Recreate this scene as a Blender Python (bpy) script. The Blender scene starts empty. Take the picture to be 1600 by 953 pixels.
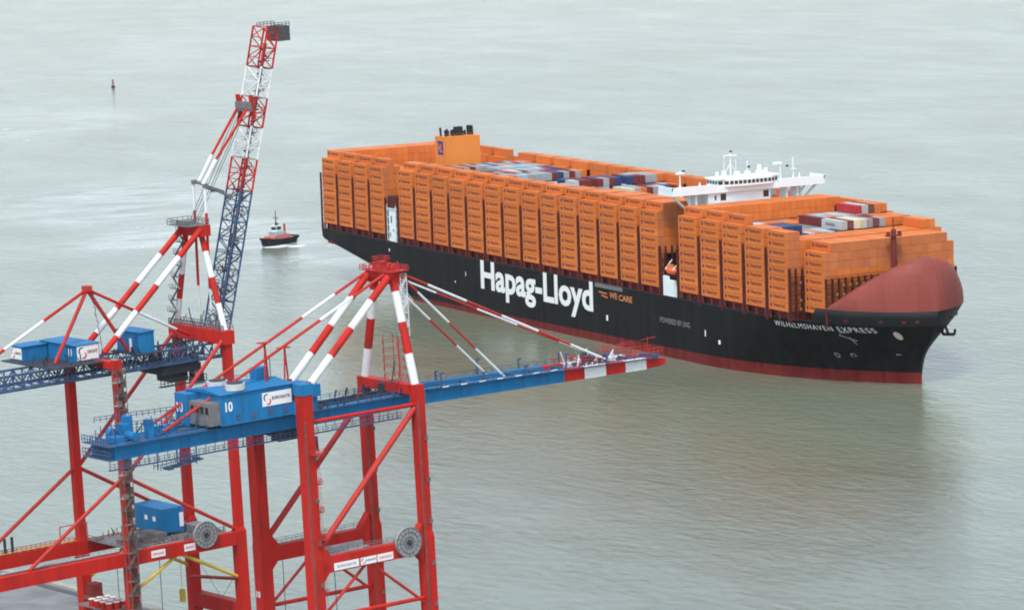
import bpy, math, random
from mathutils import Vector, Matrix
import numpy as np
rnd = random.Random(7)
SC = bpy.context.scene
# ------------------------------------------------------------------ camera
def look_cam():
    yaw, pit, rol = math.radians(152.355), math.radians(8.254), math.radians(-3.195)
    fw = Vector((math.cos(pit)*math.cos(yaw), math.cos(pit)*math.sin(yaw), -math.sin(pit)))
    r = fw.cross(Vector((0, 0, 1))).normalized(); u = r.cross(fw)
    r2 = r*math.cos(rol) + u*math.sin(rol); u2 = -r*math.sin(rol) + u*math.cos(rol)
    m = Matrix(((r2.x, u2.x, -fw.x, 1489.708), (r2.y, u2.y, -fw.y, -722.677), (r2.z, u2.z, -fw.z, 222.908), (0, 0, 0, 1)))
    cam = bpy.data.cameras.new('camera'); o = bpy.data.objects.new('camera', cam)
    SC.collection.objects.link(o); o.matrix_world = m
    cam.sensor_width = 36; cam.lens = 6345.1/1600*36; cam.clip_start = 5; cam.clip_end = 60000
    SC.camera = o
look_cam()
# ------------------------------------------------------------------ light
SUN_EL, SUN_AZ = math.radians(60), math.radians(-38)      # direction the light comes from
w = bpy.data.worlds.new('World'); SC.world = w; w.use_nodes = True
nt = w.node_tree; nt.nodes.clear()
sky = nt.nodes.new('ShaderNodeTexSky'); sky.sky_type = 'NISHITA'; sky.sun_disc = False
sky.sun_elevation = SUN_EL; sky.sun_rotation = math.pi/2 - SUN_AZ
sky.air_density = 1.0; sky.dust_density = 1.5; sky.ozone_density = 1.0
hs = nt.nodes.new('ShaderNodeHueSaturation'); hs.inputs['Saturation'].default_value = 0.60   # cloud cover: grey-white sky
bg = nt.nodes.new('ShaderNodeBackground'); bg.inputs[1].default_value = 0.15
wo = nt.nodes.new('ShaderNodeOutputWorld')
nt.links.new(sky.outputs[0], hs.inputs['Color']); nt.links.new(hs.outputs[0], bg.inputs[0]); nt.links.new(bg.outputs[0], wo.inputs[0])
sl = bpy.data.lights.new('sun', 'SUN'); sl.energy = 1.5; sl.angle = math.radians(14); sl.color = (1, 0.985, 0.96)
so = bpy.data.objects.new('sun', sl); SC.collection.objects.link(so)
d = Vector((math.cos(SUN_EL)*math.cos(SUN_AZ), math.cos(SUN_EL)*math.sin(SUN_AZ), math.sin(SUN_EL)))
so.rotation_euler = d.to_track_quat('Z', 'Y').to_euler()
SC.view_settings.view_transform = 'Standard'; SC.view_settings.look = 'None'
SC.view_settings.gamma = 1; SC.view_settings.exposure = 0.80
SC.cycles.volume_step_rate = 1.0
SC.cycles.max_bounces = 8; SC.cycles.filter_width = 1.9
# ------------------------------------------------------------------ helpers
COL = SC.collection
def tag(o, label=None, cat=None, group=None, kind=None):
    if label: o['label'] = label
    if cat: o['category'] = cat
    if group: o['group'] = group
    if kind: o['kind'] = kind
    return o
def empty(name, loc=(0, 0, 0), rot=(0, 0, 0), **k):
    o = bpy.data.objects.new(name, None); COL.objects.link(o); o.location = loc; o.rotation_euler = rot
    o.empty_display_size = 1
    return tag(o, **k)
class MB:
    def __init__(s): s.v = []; s.f = []; s.m = []
    def add(s, vs, fs, m=0):
        n = len(s.v); s.v += [tuple(v) for v in vs]; s.f += [tuple(i+n for i in f) for f in fs]; s.m += [m]*len(fs); return s
    def box(s, a, b, m=0):
        x0, y0, z0 = a; x1, y1, z1 = b
        return s.add([(x0,y0,z0),(x1,y0,z0),(x1,y1,z0),(x0,y1,z0),(x0,y0,z1),(x1,y0,z1),(x1,y1,z1),(x0,y1,z1)],
                     [(0,3,2,1),(4,5,6,7),(0,1,5,4),(1,2,6,5),(2,3,7,6),(3,0,4,7)], m)
    def cbox(s, c, d, m=0):
        return s.box((c[0]-d[0]/2, c[1]-d[1]/2, c[2]-d[2]/2), (c[0]+d[0]/2, c[1]+d[1]/2, c[2]+d[2]/2), m)
    def tube(s, p, q, r, m=0, n=8, r2=None, up=None, caps=True, phase=0.0):
        p = Vector(p); q = Vector(q); a = (q-p).normalized()
        h = Vector(up) if up else (Vector((0, 0, 1)) if abs(a.z) < .9 else Vector((1, 0, 0)))
        e1 = a.cross(h).normalized(); e2 = a.cross(e1).normalized()
        r2 = r if r2 is None else r2; vs = []
        for k in range(n):
            t = 2*math.pi*(k+phase)/n; w_ = e1*math.cos(t) + e2*math.sin(t)
            vs.append(p + w_*r); vs.append(q + w_*r2)
        fs = [(2*k, 2*k+1, (2*k+3) % (2*n), (2*k+2) % (2*n)) for k in range(n)]
        if caps: fs += [tuple(2*k for k in range(n)), tuple(2*k+1 for k in reversed(range(n)))]
        return s.add(vs, fs, m)
    def beam(s, p, q, wdt, hgt, m=0):            # rectangular bar, hgt measured along the most vertical side
        p = Vector(p); q = Vector(q); a = (q-p).normalized()
        h = Vector((0, 0, 1)) if abs(a.z) < .95 else Vector((0, 1, 0))
        e1 = a.cross(h).normalized(); e2 = e1.cross(a).normalized()
        vs = []
        for o_ in (p, q):
            for i, j in ((-1,-1),(1,-1),(1,1),(-1,1)): vs.append(o_ + e1*(i*wdt/2) + e2*(j*hgt/2))
        return s.add(vs, [(0,3,2,1),(4,5,6,7),(0,1,5,4),(1,2,6,5),(2,3,7,6),(3,0,4,7)], m)
    def stripes(s, p, q, r, cuts, mats, n=10):
        p = Vector(p); q = Vector(q); c = [0]+list(cuts)+[1]
        for k in range(len(c)-1): s.tube(p.lerp(q, c[k]), p.lerp(q, c[k+1]), r, mats[k % len(mats)], n)
        return s
    def build(s, name, mats, parent=None, smooth=False, **k):
        me = bpy.data.meshes.new(name); me.from_pydata(s.v, [], s.f)
        if not isinstance(mats, (list, tuple)): mats = [mats]
        for m in mats: me.materials.append(m)
        if len(mats) > 1: me.polygons.foreach_set('material_index', s.m)
        if smooth:
            me.polygons.foreach_set('use_smooth', [True]*len(me.polygons))
        me.update()
        o = bpy.data.objects.new(name, me); COL.objects.link(o)
        if parent: o.parent = parent
        return tag(o, **k)
def inst(name, me, parent=None, loc=(0,0,0), rot=(0,0,0), **k):
    o = bpy.data.objects.new(name, me); COL.objects.link(o); o.location = loc; o.rotation_euler = rot
    if parent: o.parent = parent
    return tag(o, **k)
def text_geo(txt, bold=0.0, spacing=1.0):
    cu = bpy.data.curves.new('t', 'FONT'); cu.body = txt; cu.size = 1; cu.resolution_u = 3; cu.offset = bold; cu.space_character = spacing
    cu.fill_mode = 'FRONT' if hasattr(cu, 'fill_mode') else cu.fill_mode
    o = bpy.data.objects.new('t', cu); COL.objects.link(o)
    dg = bpy.context.evaluated_depsgraph_get(); me = bpy.data.meshes.new_from_object(o.evaluated_get(dg))
    v = [tuple(x.co) for x in me.vertices]; f = [tuple(p.vertices) for p in me.polygons]
    bpy.data.objects.remove(o); bpy.data.curves.remove(cu); bpy.data.meshes.remove(me)
    return v, f
def text_on(mb, txt, o, ex, ez, width, height, m=0, bold=0.0, off=0.03, fit=None, sp=1.0):
    """flat lettering: lower left corner o, running along ex, up along ez, scaled to width x height"""
    v, f = text_geo(txt, bold, sp); xs = [a[0] for a in v]; ys = [a[1] for a in v]
    x0, x1 = min(xs), max(xs); y0, y1 = min(ys), max(ys)
    o = Vector(o); ex = Vector(ex); ez = Vector(ez); n = ex.cross(ez).normalized()*off
    vs = [o + ex*((a[0]-x0)/(x1-x0)*width) + ez*((a[1]-y0)/(y1-y0)*height) + n for a in v]
    if fit: vs = [fit(a) for a in vs]
    return mb.add(vs, f, m)
# ------------------------------------------------------------------ materials
def nn(t, kind, **k):
    n = t.nodes.new('ShaderNode'+kind)
    for a, b in k.items(): setattr(n, a, b)
    return n
def mat(name, col, rough=0.5, metal=0.0, var=0.0, scale=0.3, dirt=None, dirt_amt=0.0, streak=False, spec=0.12, rand=0.0, bump=0.0):
    m = bpy.data.materials.new(name); m.use_nodes = True; t = m.node_tree; b = t.nodes['Principled BSDF']
    b.inputs['Roughness'].default_value = rough; b.inputs['Metallic'].default_value = metal
    b.inputs['Specular IOR Level'].default_value = spec
    c4 = (*col, 1)
    b.inputs['Base Color'].default_value = c4
    tc = nn(t, 'TexCoord'); out = None
    if var or dirt:
        mp = nn(t, 'Mapping'); t.links.new(tc.outputs['Object'], mp.inputs[0])
        if streak: mp.inputs['Scale'].default_value = (1, 1, 0.12)
        nz = nn(t, 'TexNoise'); nz.inputs['Scale'].default_value = scale; nz.inputs['Detail'].default_value = 6; nz.inputs['Roughness'].default_value = .65
        t.links.new(mp.outputs[0], nz.inputs['Vector'])
        mr = nn(t, 'MapRange'); mr.inputs[1].default_value = .3; mr.inputs[2].default_value = .7; mr.inputs[3].default_value = 1-var; mr.inputs[4].default_value = 1+var
        t.links.new(nz.outputs[0], mr.inputs[0])
        hv = nn(t, 'HueSaturation'); hv.inputs['Color'].default_value = c4; t.links.new(mr.outputs[0], hv.inputs['Value']); out = hv.outputs[0]
        if dirt:
            n2 = nn(t, 'TexNoise'); n2.inputs['Scale'].default_value = scale*3.1; n2.inputs['Detail'].default_value = 8; t.links.new(mp.outputs[0], n2.inputs['Vector'])
            m2 = nn(t, 'MapRange'); m2.inputs[1].default_value = .52; m2.inputs[2].default_value = .72; m2.inputs[3].default_value = 0; m2.inputs[4].default_value = dirt_amt
            t.links.new(n2.outputs[0], m2.inputs[0])
            mx = nn(t, 'MixRGB'); t.links.new(m2.outputs[0], mx.inputs[0]); t.links.new(out, mx.inputs[1]); mx.inputs[2].default_value = (*dirt, 1); out = mx.outputs[0]
    if rand:
        oi = nn(t, 'ObjectInfo'); mr3 = nn(t, 'MapRange'); mr3.inputs[3].default_value = 1-rand; mr3.inputs[4].default_value = 1+rand
        t.links.new(oi.outputs['Random'], mr3.inputs[0]); h2 = nn(t, 'HueSaturation'); t.links.new(mr3.outputs[0], h2.inputs['Value'])
        if out: t.links.new(out, h2.inputs['Color'])
        else: h2.inputs['Color'].default_value = c4
        out = h2.outputs[0]
    if out: t.links.new(out, b.inputs['Base Color'])
    return m
OR1 = mat('container_orange', (.62, .170, .036), .55, var=.08, scale=.35, dirt=(.46, .14, .04), dirt_amt=.5, rand=.06)
OR2 = mat('container_orange_dull', (.57, .158, .038), .6, var=.10, scale=.3, dirt=(.42, .14, .05), dirt_amt=.5, rand=.05)
OR3 = mat('container_orange_bright', (.67, .19, .040), .5, var=.08, scale=.3, dirt=(.5, .17, .05), dirt_amt=.4, rand=.08)
MAROON = mat('container_maroon', (.16, .035, .03), .6, var=.15)
GREYC = mat('container_grey', (.30, .32, .32), .55, var=.12)
WHITEC = mat('container_white', (.46, .49, .48), .5, var=.08)
BLUEC = mat('container_blue', (.03, .055, .14), .5, var=.12)
TEALC = mat('container_pale_blue', (.25, .45, .55), .5, var=.12)
REDC = mat('container_red', (.42, .035, .04), .5, var=.1)
CREAMC = mat('container_cream', (.62, .56, .40), .5, var=.1)
LOGO = mat('container_lettering', (.19, .055, .035), .5)
EMBL = mat('container_emblem', (.085, .04, .08), .5)
HLBLUE = mat('emblem_blue', (.03, .04, .22), .5)
DECKRED = mat('deck_red_oxide', (.17, .030, .024), .65, var=.25, scale=.5)
LASH = mat('lashing_bridge_maroon', (.085, .020, .016), .6, var=.3, scale=.8)
SHIELD = mat('bow_shield_red_oxide', (.235, .056, .043), .5, var=.12, scale=.12, dirt=(.25, .075, .065), dirt_amt=.5, streak=True)
def seams(m, ax, bw, rh, depth=.85):
    t = m.node_tree; b = t.nodes['Principled BSDF']; src = b.inputs['Base Color'].links[0].from_socket
    tc = nn(t, 'TexCoord'); sp = nn(t, 'SeparateXYZ'); t.links.new(tc.outputs['Object'], sp.inputs[0]); cb = nn(t, 'CombineXYZ'); t.links.new(sp.outputs[ax], cb.inputs[0]); t.links.new(sp.outputs[2], cb.inputs[1])
    br = nn(t, 'TexBrick'); br.inputs['Scale'].default_value = 1; br.inputs['Mortar Size'].default_value = .06; br.inputs['Brick Width'].default_value = bw; br.inputs['Row Height'].default_value = rh; t.links.new(cb.outputs[0], br.inputs['Vector'])
    mr = nn(t, 'MapRange'); mr.inputs[3].default_value = 1; mr.inputs[4].default_value = depth; t.links.new(br.outputs['Fac'], mr.inputs[0])
    hv = nn(t, 'HueSaturation'); t.links.new(src, hv.inputs['Color']); t.links.new(mr.outputs[0], hv.inputs['Value']); t.links.new(hv.outputs[0], b.inputs['Base Color'])
    bp = nn(t, 'Bump'); bp.inputs['Distance'].default_value = .03; bp.inputs['Strength'].default_value = .6; t.links.new(br.outputs['Fac'], bp.inputs['Height']); t.links.new(bp.outputs[0], b.inputs['Normal'])
seams(SHIELD, 1, 6.0, 2.6, .80)
BULW = mat('bulwark_dark_grey', (.022, .022, .024), .45, var=.2, scale=.2)
SHIPWHITE = mat('ship_white', (.73, .81, .82), .4, var=.04)
GLASS = mat('dark_glass', (.02, .025, .03), .15, spec=.8)
BLACK = mat('soot_black', (.02, .02, .02), .7)
FUNOR = mat('funnel_orange', (.70, .235, .05), .5, var=.05, scale=.1)
RED = mat('crane_red', (.50, .022, .015), .5, var=.20, scale=.22, dirt=(.22, .035, .026), dirt_amt=.8, streak=True)
RED2 = mat('crane_red_faded', (.45, .040, .032), .5, var=.12, scale=.3)
CWHITE = mat('crane_white', (.74, .76, .75), .45, var=.08, scale=.4, dirt=(.45, .44, .42), dirt_amt=.3)
CBLUE = mat('crane_blue', (.015, .165, .37), .5, var=.16, scale=.3, dirt=(.03, .09, .18), dirt_amt=.7, streak=True)
CBLUED = mat('crane_blue_grey', (.055, .10, .19), .6, var=.25, scale=.5)
STEEL = mat('steel_grey', (.17, .17, .17), .6, var=.25, scale=.8)
STEELD = mat('steel_dark', (.045, .05, .06), .6, var=.3, scale=.8)
GALV = mat('galvanised', (.30, .31, .31), .55, var=.2, scale=.8)
YEL = mat('crane_yellow', (.62, .43, .06), .5, var=.15, scale=.6)
WEATH = mat('weathered_steel', (.15, .125, .11), .65, var=.4, scale=.6)
SIGNW = mat('sign_white', (.80, .80, .78), .4)
SIGNR = mat('sign_red', (.60, .05, .04), .4)
SIGNK = mat('sign_black', (.03, .03, .035), .4)
TXTW = mat('lettering_white', (.80, .82, .80), .45)
TXTG = mat('lettering_grey', (.22, .22, .215), .5)
TXTO = mat('lettering_orange', (.55, .20, .06), .5)
def hull_mat():
    m = bpy.data.materials.new('hull_paint'); m.use_nodes = True; t = m.node_tree; b = t.nodes['Principled BSDF']
    b.inputs['Roughness'].default_value = .5; b.inputs['Specular IOR Level'].default_value = .10
    tc = nn(t, 'TexCoord'); sp = nn(t, 'SeparateXYZ'); t.links.new(tc.outputs['Object'], sp.inputs[0])
    # boot topping line rises towards the bow (the ship sits trimmed by the stern)
    a = nn(t, 'Math', operation='MULTIPLY_ADD'); a.inputs[1].default_value = -.0098; a.inputs[2].default_value = .15
    t.links.new(sp.outputs[0], a.inputs[0])
    s = nn(t, 'Math', operation='ADD'); t.links.new(sp.outputs[2], s.inputs[0]); t.links.new(a.outputs[0], s.inputs[1])
    g = nn(t, 'Math', operation='GREATER_THAN'); g.inputs[1].default_value = 0; t.links.new(s.outputs[0], g.inputs[0])
    mp = nn(t, 'Mapping'); mp.inputs['Scale'].default_value = (1, 1, .10); t.links.new(tc.outputs['Object'], mp.inputs[0])
    nz = nn(t, 'TexNoise'); nz.inputs['Scale'].default_value = .35; nz.inputs['Detail'].default_value = 6; t.links.new(mp.outputs[0], nz.inputs['Vector'])
    r1 = nn(t, 'ValToRGB'); r1.color_ramp.elements[0].color = (.0035, .0032, .0032, 1); r1.color_ramp.elements[1].color = (.013, .0125, .012, 1)
    r1.color_ramp.elements[0].position = .35; r1.color_ramp.elements[1].position = .75
    r2 = nn(t, 'ValToRGB'); r2.color_ramp.elements[0].color = (.105, .010, .009, 1); r2.color_ramp.elements[1].color = (.185, .026, .022, 1)
    r2.color_ramp.elements[0].position = .3; r2.color_ramp.elements[1].position = .7
    t.links.new(nz.outputs[0], r1.inputs[0]); t.links.new(nz.outputs[0], r2.inputs[0])
    mx = nn(t, 'MixRGB'); t.links.new(g.outputs[0], mx.inputs[0]); t.links.new(r2.outputs[0], mx.inputs[1]); t.links.new(r1.outputs[0], mx.inputs[2])
    t.links.new(mx.outputs[0], b.inputs['Base Color'])
    seam = nn(t, 'MapRange'); seam.inputs[3].default_value = 1.0; seam.inputs[4].default_value = .72
    # plate seams as faint relief
    wv = nn(t, 'TexBrick'); wv.inputs['Scale'].default_value = 1; wv.inputs['Mortar Size'].default_value = .03; wv.inputs['Brick Width'].default_value = 12; wv.inputs['Row Height'].default_value = 3
    cmb = nn(t, 'CombineXYZ'); t.links.new(sp.outputs[0], cmb.inputs[0]); t.links.new(sp.outputs[2], cmb.inputs[1]); t.links.new(cmb.outputs[0], wv.inputs['Vector']); t.links.new(wv.outputs['Fac'], seam.inputs[0]); hv = nn(t, 'HueSaturation'); t.links.new(mx.outputs[0], hv.inputs['Color']); t.links.new(seam.outputs[0], hv.inputs['Value']); t.links.new(hv.outputs[0], b.inputs['Base Color'])
    bp = nn(t, 'Bump'); bp.inputs['Distance'].default_value = .02; bp.inputs['Strength'].default_value = .5; t.links.new(wv.outputs['Fac'], bp.inputs['Height']); t.links.new(bp.outputs[0], b.inputs['Normal'])
    return m
HULL = hull_mat()
def water_mat():
    m = bpy.data.materials.new('water'); m.use_nodes = True; t = m.node_tree; b = t.nodes['Principled BSDF']
    b.inputs['Roughness'].default_value = .13; b.inputs['IOR'].default_value = 1.33
    tc = nn(t, 'TexCoord')
    big = nn(t, 'TexNoise'); big.inputs['Scale'].default_value = .0035; big.inputs['Detail'].default_value = 5; big.inputs['Roughness'].default_value = .6
    t.links.new(tc.outputs['Object'], big.inputs['Vector'])
    cr = nn(t, 'ValToRGB'); cr.color_ramp.elements[0].position = .35; cr.color_ramp.elements[1].position = .65
    cr.color_ramp.elements[0].color = (.120, .142, .094, 1); cr.color_ramp.elements[1].color = (.156, .188, .132, 1)
    t.links.new(big.outputs[0], cr.inputs[0])
    # wave relief: choppy little waves, long swell, broad wind patches
    mp = nn(t, 'Mapping'); mp.inputs['Rotation'].default_value = (0, 0, math.radians(-62)); mp.inputs['Scale'].default_value = (.45, 1.0, 1)
    t.links.new(tc.outputs['Object'], mp.inputs[0])
    n1 = nn(t, 'TexNoise'); n1.inputs['Scale'].default_value = .30; n1.inputs['Detail'].default_value = 6; n1.inputs['Roughness'].default_value = .62; n1.inputs['Distortion'].default_value = .3
    n2 = nn(t, 'TexNoise'); n2.inputs['Scale'].default_value = .045; n2.inputs['Detail'].default_value = 4
    t.links.new(mp.outputs[0], n1.inputs['Vector']); t.links.new(mp.outputs[0], n2.inputs['Vector'])
    pat = nn(t, 'MapRange'); pat.inputs[1].default_value = .3; pat.inputs[2].default_value = .7; pat.inputs[3].default_value = .55; pat.inputs[4].default_value = 1.25
    t.links.new(big.outputs[0], pat.inputs[0])
    mp3 = nn(t, 'Mapping'); mp3.inputs['Rotation'].default_value = (0, 0, math.radians(-62)); mp3.inputs['Scale'].default_value = (.5, 1, 1); t.links.new(tc.outputs['Object'], mp3.inputs[0])
    n3 = nn(t, 'TexNoise'); n3.inputs['Scale'].default_value = .020; n3.inputs['Detail'].default_value = 5; n3.inputs['Roughness'].default_value = .7; t.links.new(mp3.outputs[0], n3.inputs['Vector'])
    p3 = nn(t, 'MapRange'); p3.inputs[1].default_value = .35; p3.inputs[2].default_value = .65; p3.inputs[3].default_value = .62; p3.inputs[4].default_value = 1.38; t.links.new(n3.outputs[0], p3.inputs[0])
    pm = nn(t, 'Math', operation='MULTIPLY'); t.links.new(pat.outputs[0], pm.inputs[0]); t.links.new(p3.outputs[0], pm.inputs[1])
    mu = nn(t, 'Math', operation='MULTIPLY'); t.links.new(n1.outputs[0], mu.inputs[0]); t.links.new(pm.outputs[0], mu.inputs[1])
    ad = nn(t, 'Math', operation='MULTIPLY_ADD'); ad.inputs[1].default_value = 1.6; t.links.new(n2.outputs[0], ad.inputs[0]); t.links.new(mu.outputs[0], ad.inputs[2])
    bp = nn(t, 'Bump'); bp.inputs['Strength'].default_value = 1.0; bp.inputs['Distance'].default_value = .33
    t.links.new(ad.outputs[0], bp.inputs['Height']); t.links.new(bp.outputs[0], b.inputs['Normal'])
    t.links.new(cr.outputs[0], b.inputs['Base Color'])
    return m, t, b, cr, tc
WATER, wt, wb, wcr, wtc = water_mat()

def foam(t, b, cr, tc):
    """white water: churned patches about the tug, its wake and a few breaking crests"""
    L = t.links; rot = nn(t, 'Mapping'); rot.inputs['Rotation'].default_value = (0, 0, math.radians(-62.355)); L.new(tc.outputs['Object'], rot.inputs[0])
    sp = nn(t, 'SeparateXYZ'); L.new(rot.outputs[0], sp.inputs[0]); total = None
    ca, sa = math.cos(math.radians(62.355)), math.sin(math.radians(62.355))
    for (x, y, su, sv, k) in FOAM:
        u = x*ca + y*sa; v = -x*sa + y*ca
        def term(out, c, s):
            a = nn(t, 'Math', operation='SUBTRACT'); L.new(out, a.inputs[0]); a.inputs[1].default_value = c
            d = nn(t, 'Math', operation='DIVIDE'); L.new(a.outputs[0], d.inputs[0]); d.inputs[1].default_value = s
            q = nn(t, 'Math', operation='POWER'); L.new(d.outputs[0], q.inputs[0]); q.inputs[1].default_value = 2; 
            m_ = nn(t, 'Math', operation='MULTIPLY'); L.new(d.outputs[0], m_.inputs[0]); L.new(d.outputs[0], m_.inputs[1]); return m_.outputs[0]
        a = nn(t, 'Math', operation='ADD'); L.new(term(sp.outputs[0], u, su), a.inputs[0]); L.new(term(sp.outputs[1], v, sv), a.inputs[1])
        r = nn(t, 'MapRange'); r.inputs[1].default_value = 0; r.inputs[2].default_value = 1; r.inputs[3].default_value = k; r.inputs[4].default_value = 0
        L.new(a.outputs[0], r.inputs[0])
        if total is None: total = r.outputs[0]
        else:
            mx = nn(t, 'Math', operation='MAXIMUM'); L.new(total, mx.inputs[0]); L.new(r.outputs[0], mx.inputs[1]); total = mx.outputs[0]
    st = nn(t, 'Mapping'); st.inputs['Scale'].default_value = (.16, .30, 1); L.new(rot.outputs[0], st.inputs[0])
    nz = nn(t, 'TexNoise'); nz.inputs['Scale'].default_value = 1; nz.inputs['Detail'].default_value = 7; nz.inputs['Roughness'].default_value = .7; L.new(st.outputs[0], nz.inputs['Vector'])
    ad = nn(t, 'Math', operation='ADD'); L.new(nz.outputs[0], ad.inputs[0]); L.new(total, ad.inputs[1])
    f = nn(t, 'MapRange'); f.inputs[1].default_value = .92; f.inputs[2].default_value = 1.12; L.new(ad.outputs[0], f.inputs[0])
    mu = nn(t, 'Math', operation='MULTIPLY'); mu.inputs[1].default_value = .85; L.new(f.outputs[0], mu.inputs[0])
    # aerated, paler water of the old wake
    wk = None
    for (x, y, su, sv, k) in WAKE:
        u = x*ca + y*sa; v = -x*sa + y*ca
        a = nn(t, 'Math', operation='ADD'); L.new(term(sp.outputs[0], u, su), a.inputs[0]); L.new(term(sp.outputs[1], v, sv), a.inputs[1])
        r = nn(t, 'MapRange', interpolation_type='SMOOTHSTEP'); r.inputs[1].default_value = 0; r.inputs[2].default_value = 1; r.inputs[3].default_value = k; r.inputs[4].default_value = 0; L.new(a.outputs[0], r.inputs[0])
        if wk is None: wk = r.outputs[0]
        else: mx = nn(t, 'Math', operation='MAXIMUM'); L.new(wk, mx.inputs[0]); L.new(r.outputs[0], mx.inputs[1]); wk = mx.outputs[0]
    s2 = nn(t, 'Mapping'); s2.inputs['Scale'].default_value = (.018, .05, 1); L.new(rot.outputs[0], s2.inputs[0])
    n2 = nn(t, 'TexNoise'); n2.inputs['Scale'].default_value = 1; n2.inputs['Detail'].default_value = 7; n2.inputs['Roughness'].default_value = .65; n2.inputs['Distortion'].default_value = 1.2; L.new(s2.outputs[0], n2.inputs['Vector'])
    n2r = nn(t, 'MapRange'); n2r.inputs[1].default_value = .40; n2r.inputs[2].default_value = .66; L.new(n2.outputs[0], n2r.inputs[0])
    wm = nn(t, 'Math', operation='MULTIPLY'); L.new(wk, wm.inputs[0]); L.new(n2r.outputs[0], wm.inputs[1])
    wc = nn(t, 'MixRGB'); L.new(wm.outputs[0], wc.inputs[0]); L.new(cr.outputs[0], wc.inputs[1]); wc.inputs[2].default_value = (.42, .47, .45, 1)
    mc = nn(t, 'MixRGB'); L.new(mu.outputs[0], mc.inputs[0]); L.new(wc.outputs[0], mc.inputs[1]); mc.inputs[2].default_value = (.72, .78, .76, 1); L.new(mc.outputs[0], b.inputs['Base Color'])
    mr = nn(t, 'MapRange'); mr.inputs[3].default_value = .10; mr.inputs[4].default_value = .7; L.new(mu.outputs[0], mr.inputs[0]); L.new(mr.outputs[0], b.inputs['Roughness'])
# x, y, half size across the view, half size along it, strength
FOAM = [(-110, 2, 10, 9, .74), (-104, 8, 7, 6, .8), (-128, -12, 12, 7, .55), (-90, 24, 24, 4, .56), (-165, -45, 55, 12, .47), (-225, -10, 60, 14, .47), (-60, -10, 50, 30, .38), (-20, -45, 40, 25, .36), (-150, 40, 60, 40, .33),
        (-738, 118, 9, 10, .50), (-660, 100, 7, 9, .48)]
WAKE = [(-175, -5, 80, 70, 1.0), (-330, 25, 90, 120, .9), (-760, 130, 90, 180, .5), (-60, -20, 60, 35, .6), (-118, 4, 30, 26, .9), (-1150, 520, 260, 300, .25)]
foam(wt, wb, wcr, wtc)
# ------------------------------------------------------------------ setting
MB().add([(-30000,-6000,0),(3000,-6000,0),(3000,30000,0),(-30000,30000,0)], [(0,1,2,3)]).build('water', WATER, kind='structure')

# quay frame (x out over the water, y along the quay)
QAZ = 1.73715; QO = Vector((684.678, -326.177, 6.5)); EX = Vector((math.cos(QAZ), math.sin(QAZ), 0)); EY = Vector((-math.sin(QAZ), math.cos(QAZ), 0))
CONC = mat('quay_concrete', (.20, .205, .20), .85, var=.25, scale=.12, dirt=(.16, .16, .16), dirt_amt=.7)
KERB = mat('quay_kerb', (.36, .34, .28), .85, var=.2, scale=.3, dirt=(.2, .19, .16), dirt_amt=.5)
ASPH = mat('rail_strip', (.085, .09, .095), .8, var=.25, scale=.3)
quay = empty('quay', QO, (0, 0, QAZ), kind='structure')
MB().box((-420, -260, -12), (4.5, 420, 0)).build('quay_deck', CONC, quay)
MB().box((2.6, -260, 0), (4.6, 420, .22)).build('kerb', KERB, quay)
MB().box((-1.3, -260, .004), (1.3, 420, .03)).build('rail_strip', ASPH, quay)
MB().box((-32.3, -260, .004), (-29.7, 420, .03)).build('rail_strip', ASPH, quay)
for x in (-.05, -31.05): MB().box((x, -260, .03), (x+.12, 420, .14)).build('rail', STEEL, quay)
def bollard(y, lab):
    p = QO + EX*3.5 + EY*y
    b = empty('bollard', (p.x, p.y, p.z+.22), (0, 0, QAZ), label=lab, cat='bollard', group='mooring bollards on the quay edge')
    MB().tube((0,0,0),(0,0,.22),1.05,n=14).build('base_plate', BLACK, b)
    m = MB().tube((0,0,.22),(0,0,1.15),.62,n=14,r2=.5).tube((0,0,1.15),(0,0,1.6),.85,n=14,r2=.7); m.beam((0,-1.3,1.0),(0,1.3,1.0),.5,.5)
    m.build('post', BLACK, b)
bollard(94.2, 'black mooring bollard on the quay edge, left of the far crane leg')
bollard(51.0, 'black mooring bollard on the quay edge below the yellow brace')
# ================================================================== SHIP
HEEL = -.0265; Z0 = 23.066; T = 2.92; BP = 14.551; RW = 2.54
ship = empty('container_ship', (0, 0, 0), (HEEL, 0, 0), label='huge black container ship with orange deck stacks and white hull lettering', cat='ship')
RS = Matrix.Rotation(HEEL, 4, 'X')
def bayx(i): return 6.868 + BP*i + (10.835 if i >= 4 else 0) + (12.088 if i >= 18 else 0)
def stem(z):
    K = [(-8,394.0),(0,394.3),(8,394.6),(11,396.2),(14,398.8),(17,401.4),(20,403.4),(23,404.6),(25,405.2)]
    if z <= K[0][0]: return K[0][1]
    for (a, p), (b, q) in zip(K, K[1:]):
        if z <= b: return p + (q-p)*(z-a)/(b-a)
    return K[-1][1]
def zbot(x):
    if x > 92: return -8.0
    K = [(3.5,12.0),(20,10.0),(40,6.8),(54,4.6),(70,.5),(80,-3),(92,-8)]
    for (a, p), (b, q) in zip(K, K[1:]):
        if x <= b: return p + (q-p)*(x-a)/(b-a)
def hy(x, z):
    """half breadth of the hull"""
    b = 30.5
    if x > 300:
        zz = max(z, 0); p = 2.2 + 3.0*(zz/25)**1.5; q = 1 - .28*(zz/25)**2
        f = min(max((x-300)/(stem(z)-300), 0), 1); b = 30.5*(1-f**p)**q
    if x < 92:
        t = min(max((z-zbot(x))/6.0, 0), 1); b *= (1-(1-t)**2.4)**(1/2.4)
        b *= 1 - .03*max(0, (20-x)/20)
    return b
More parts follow.
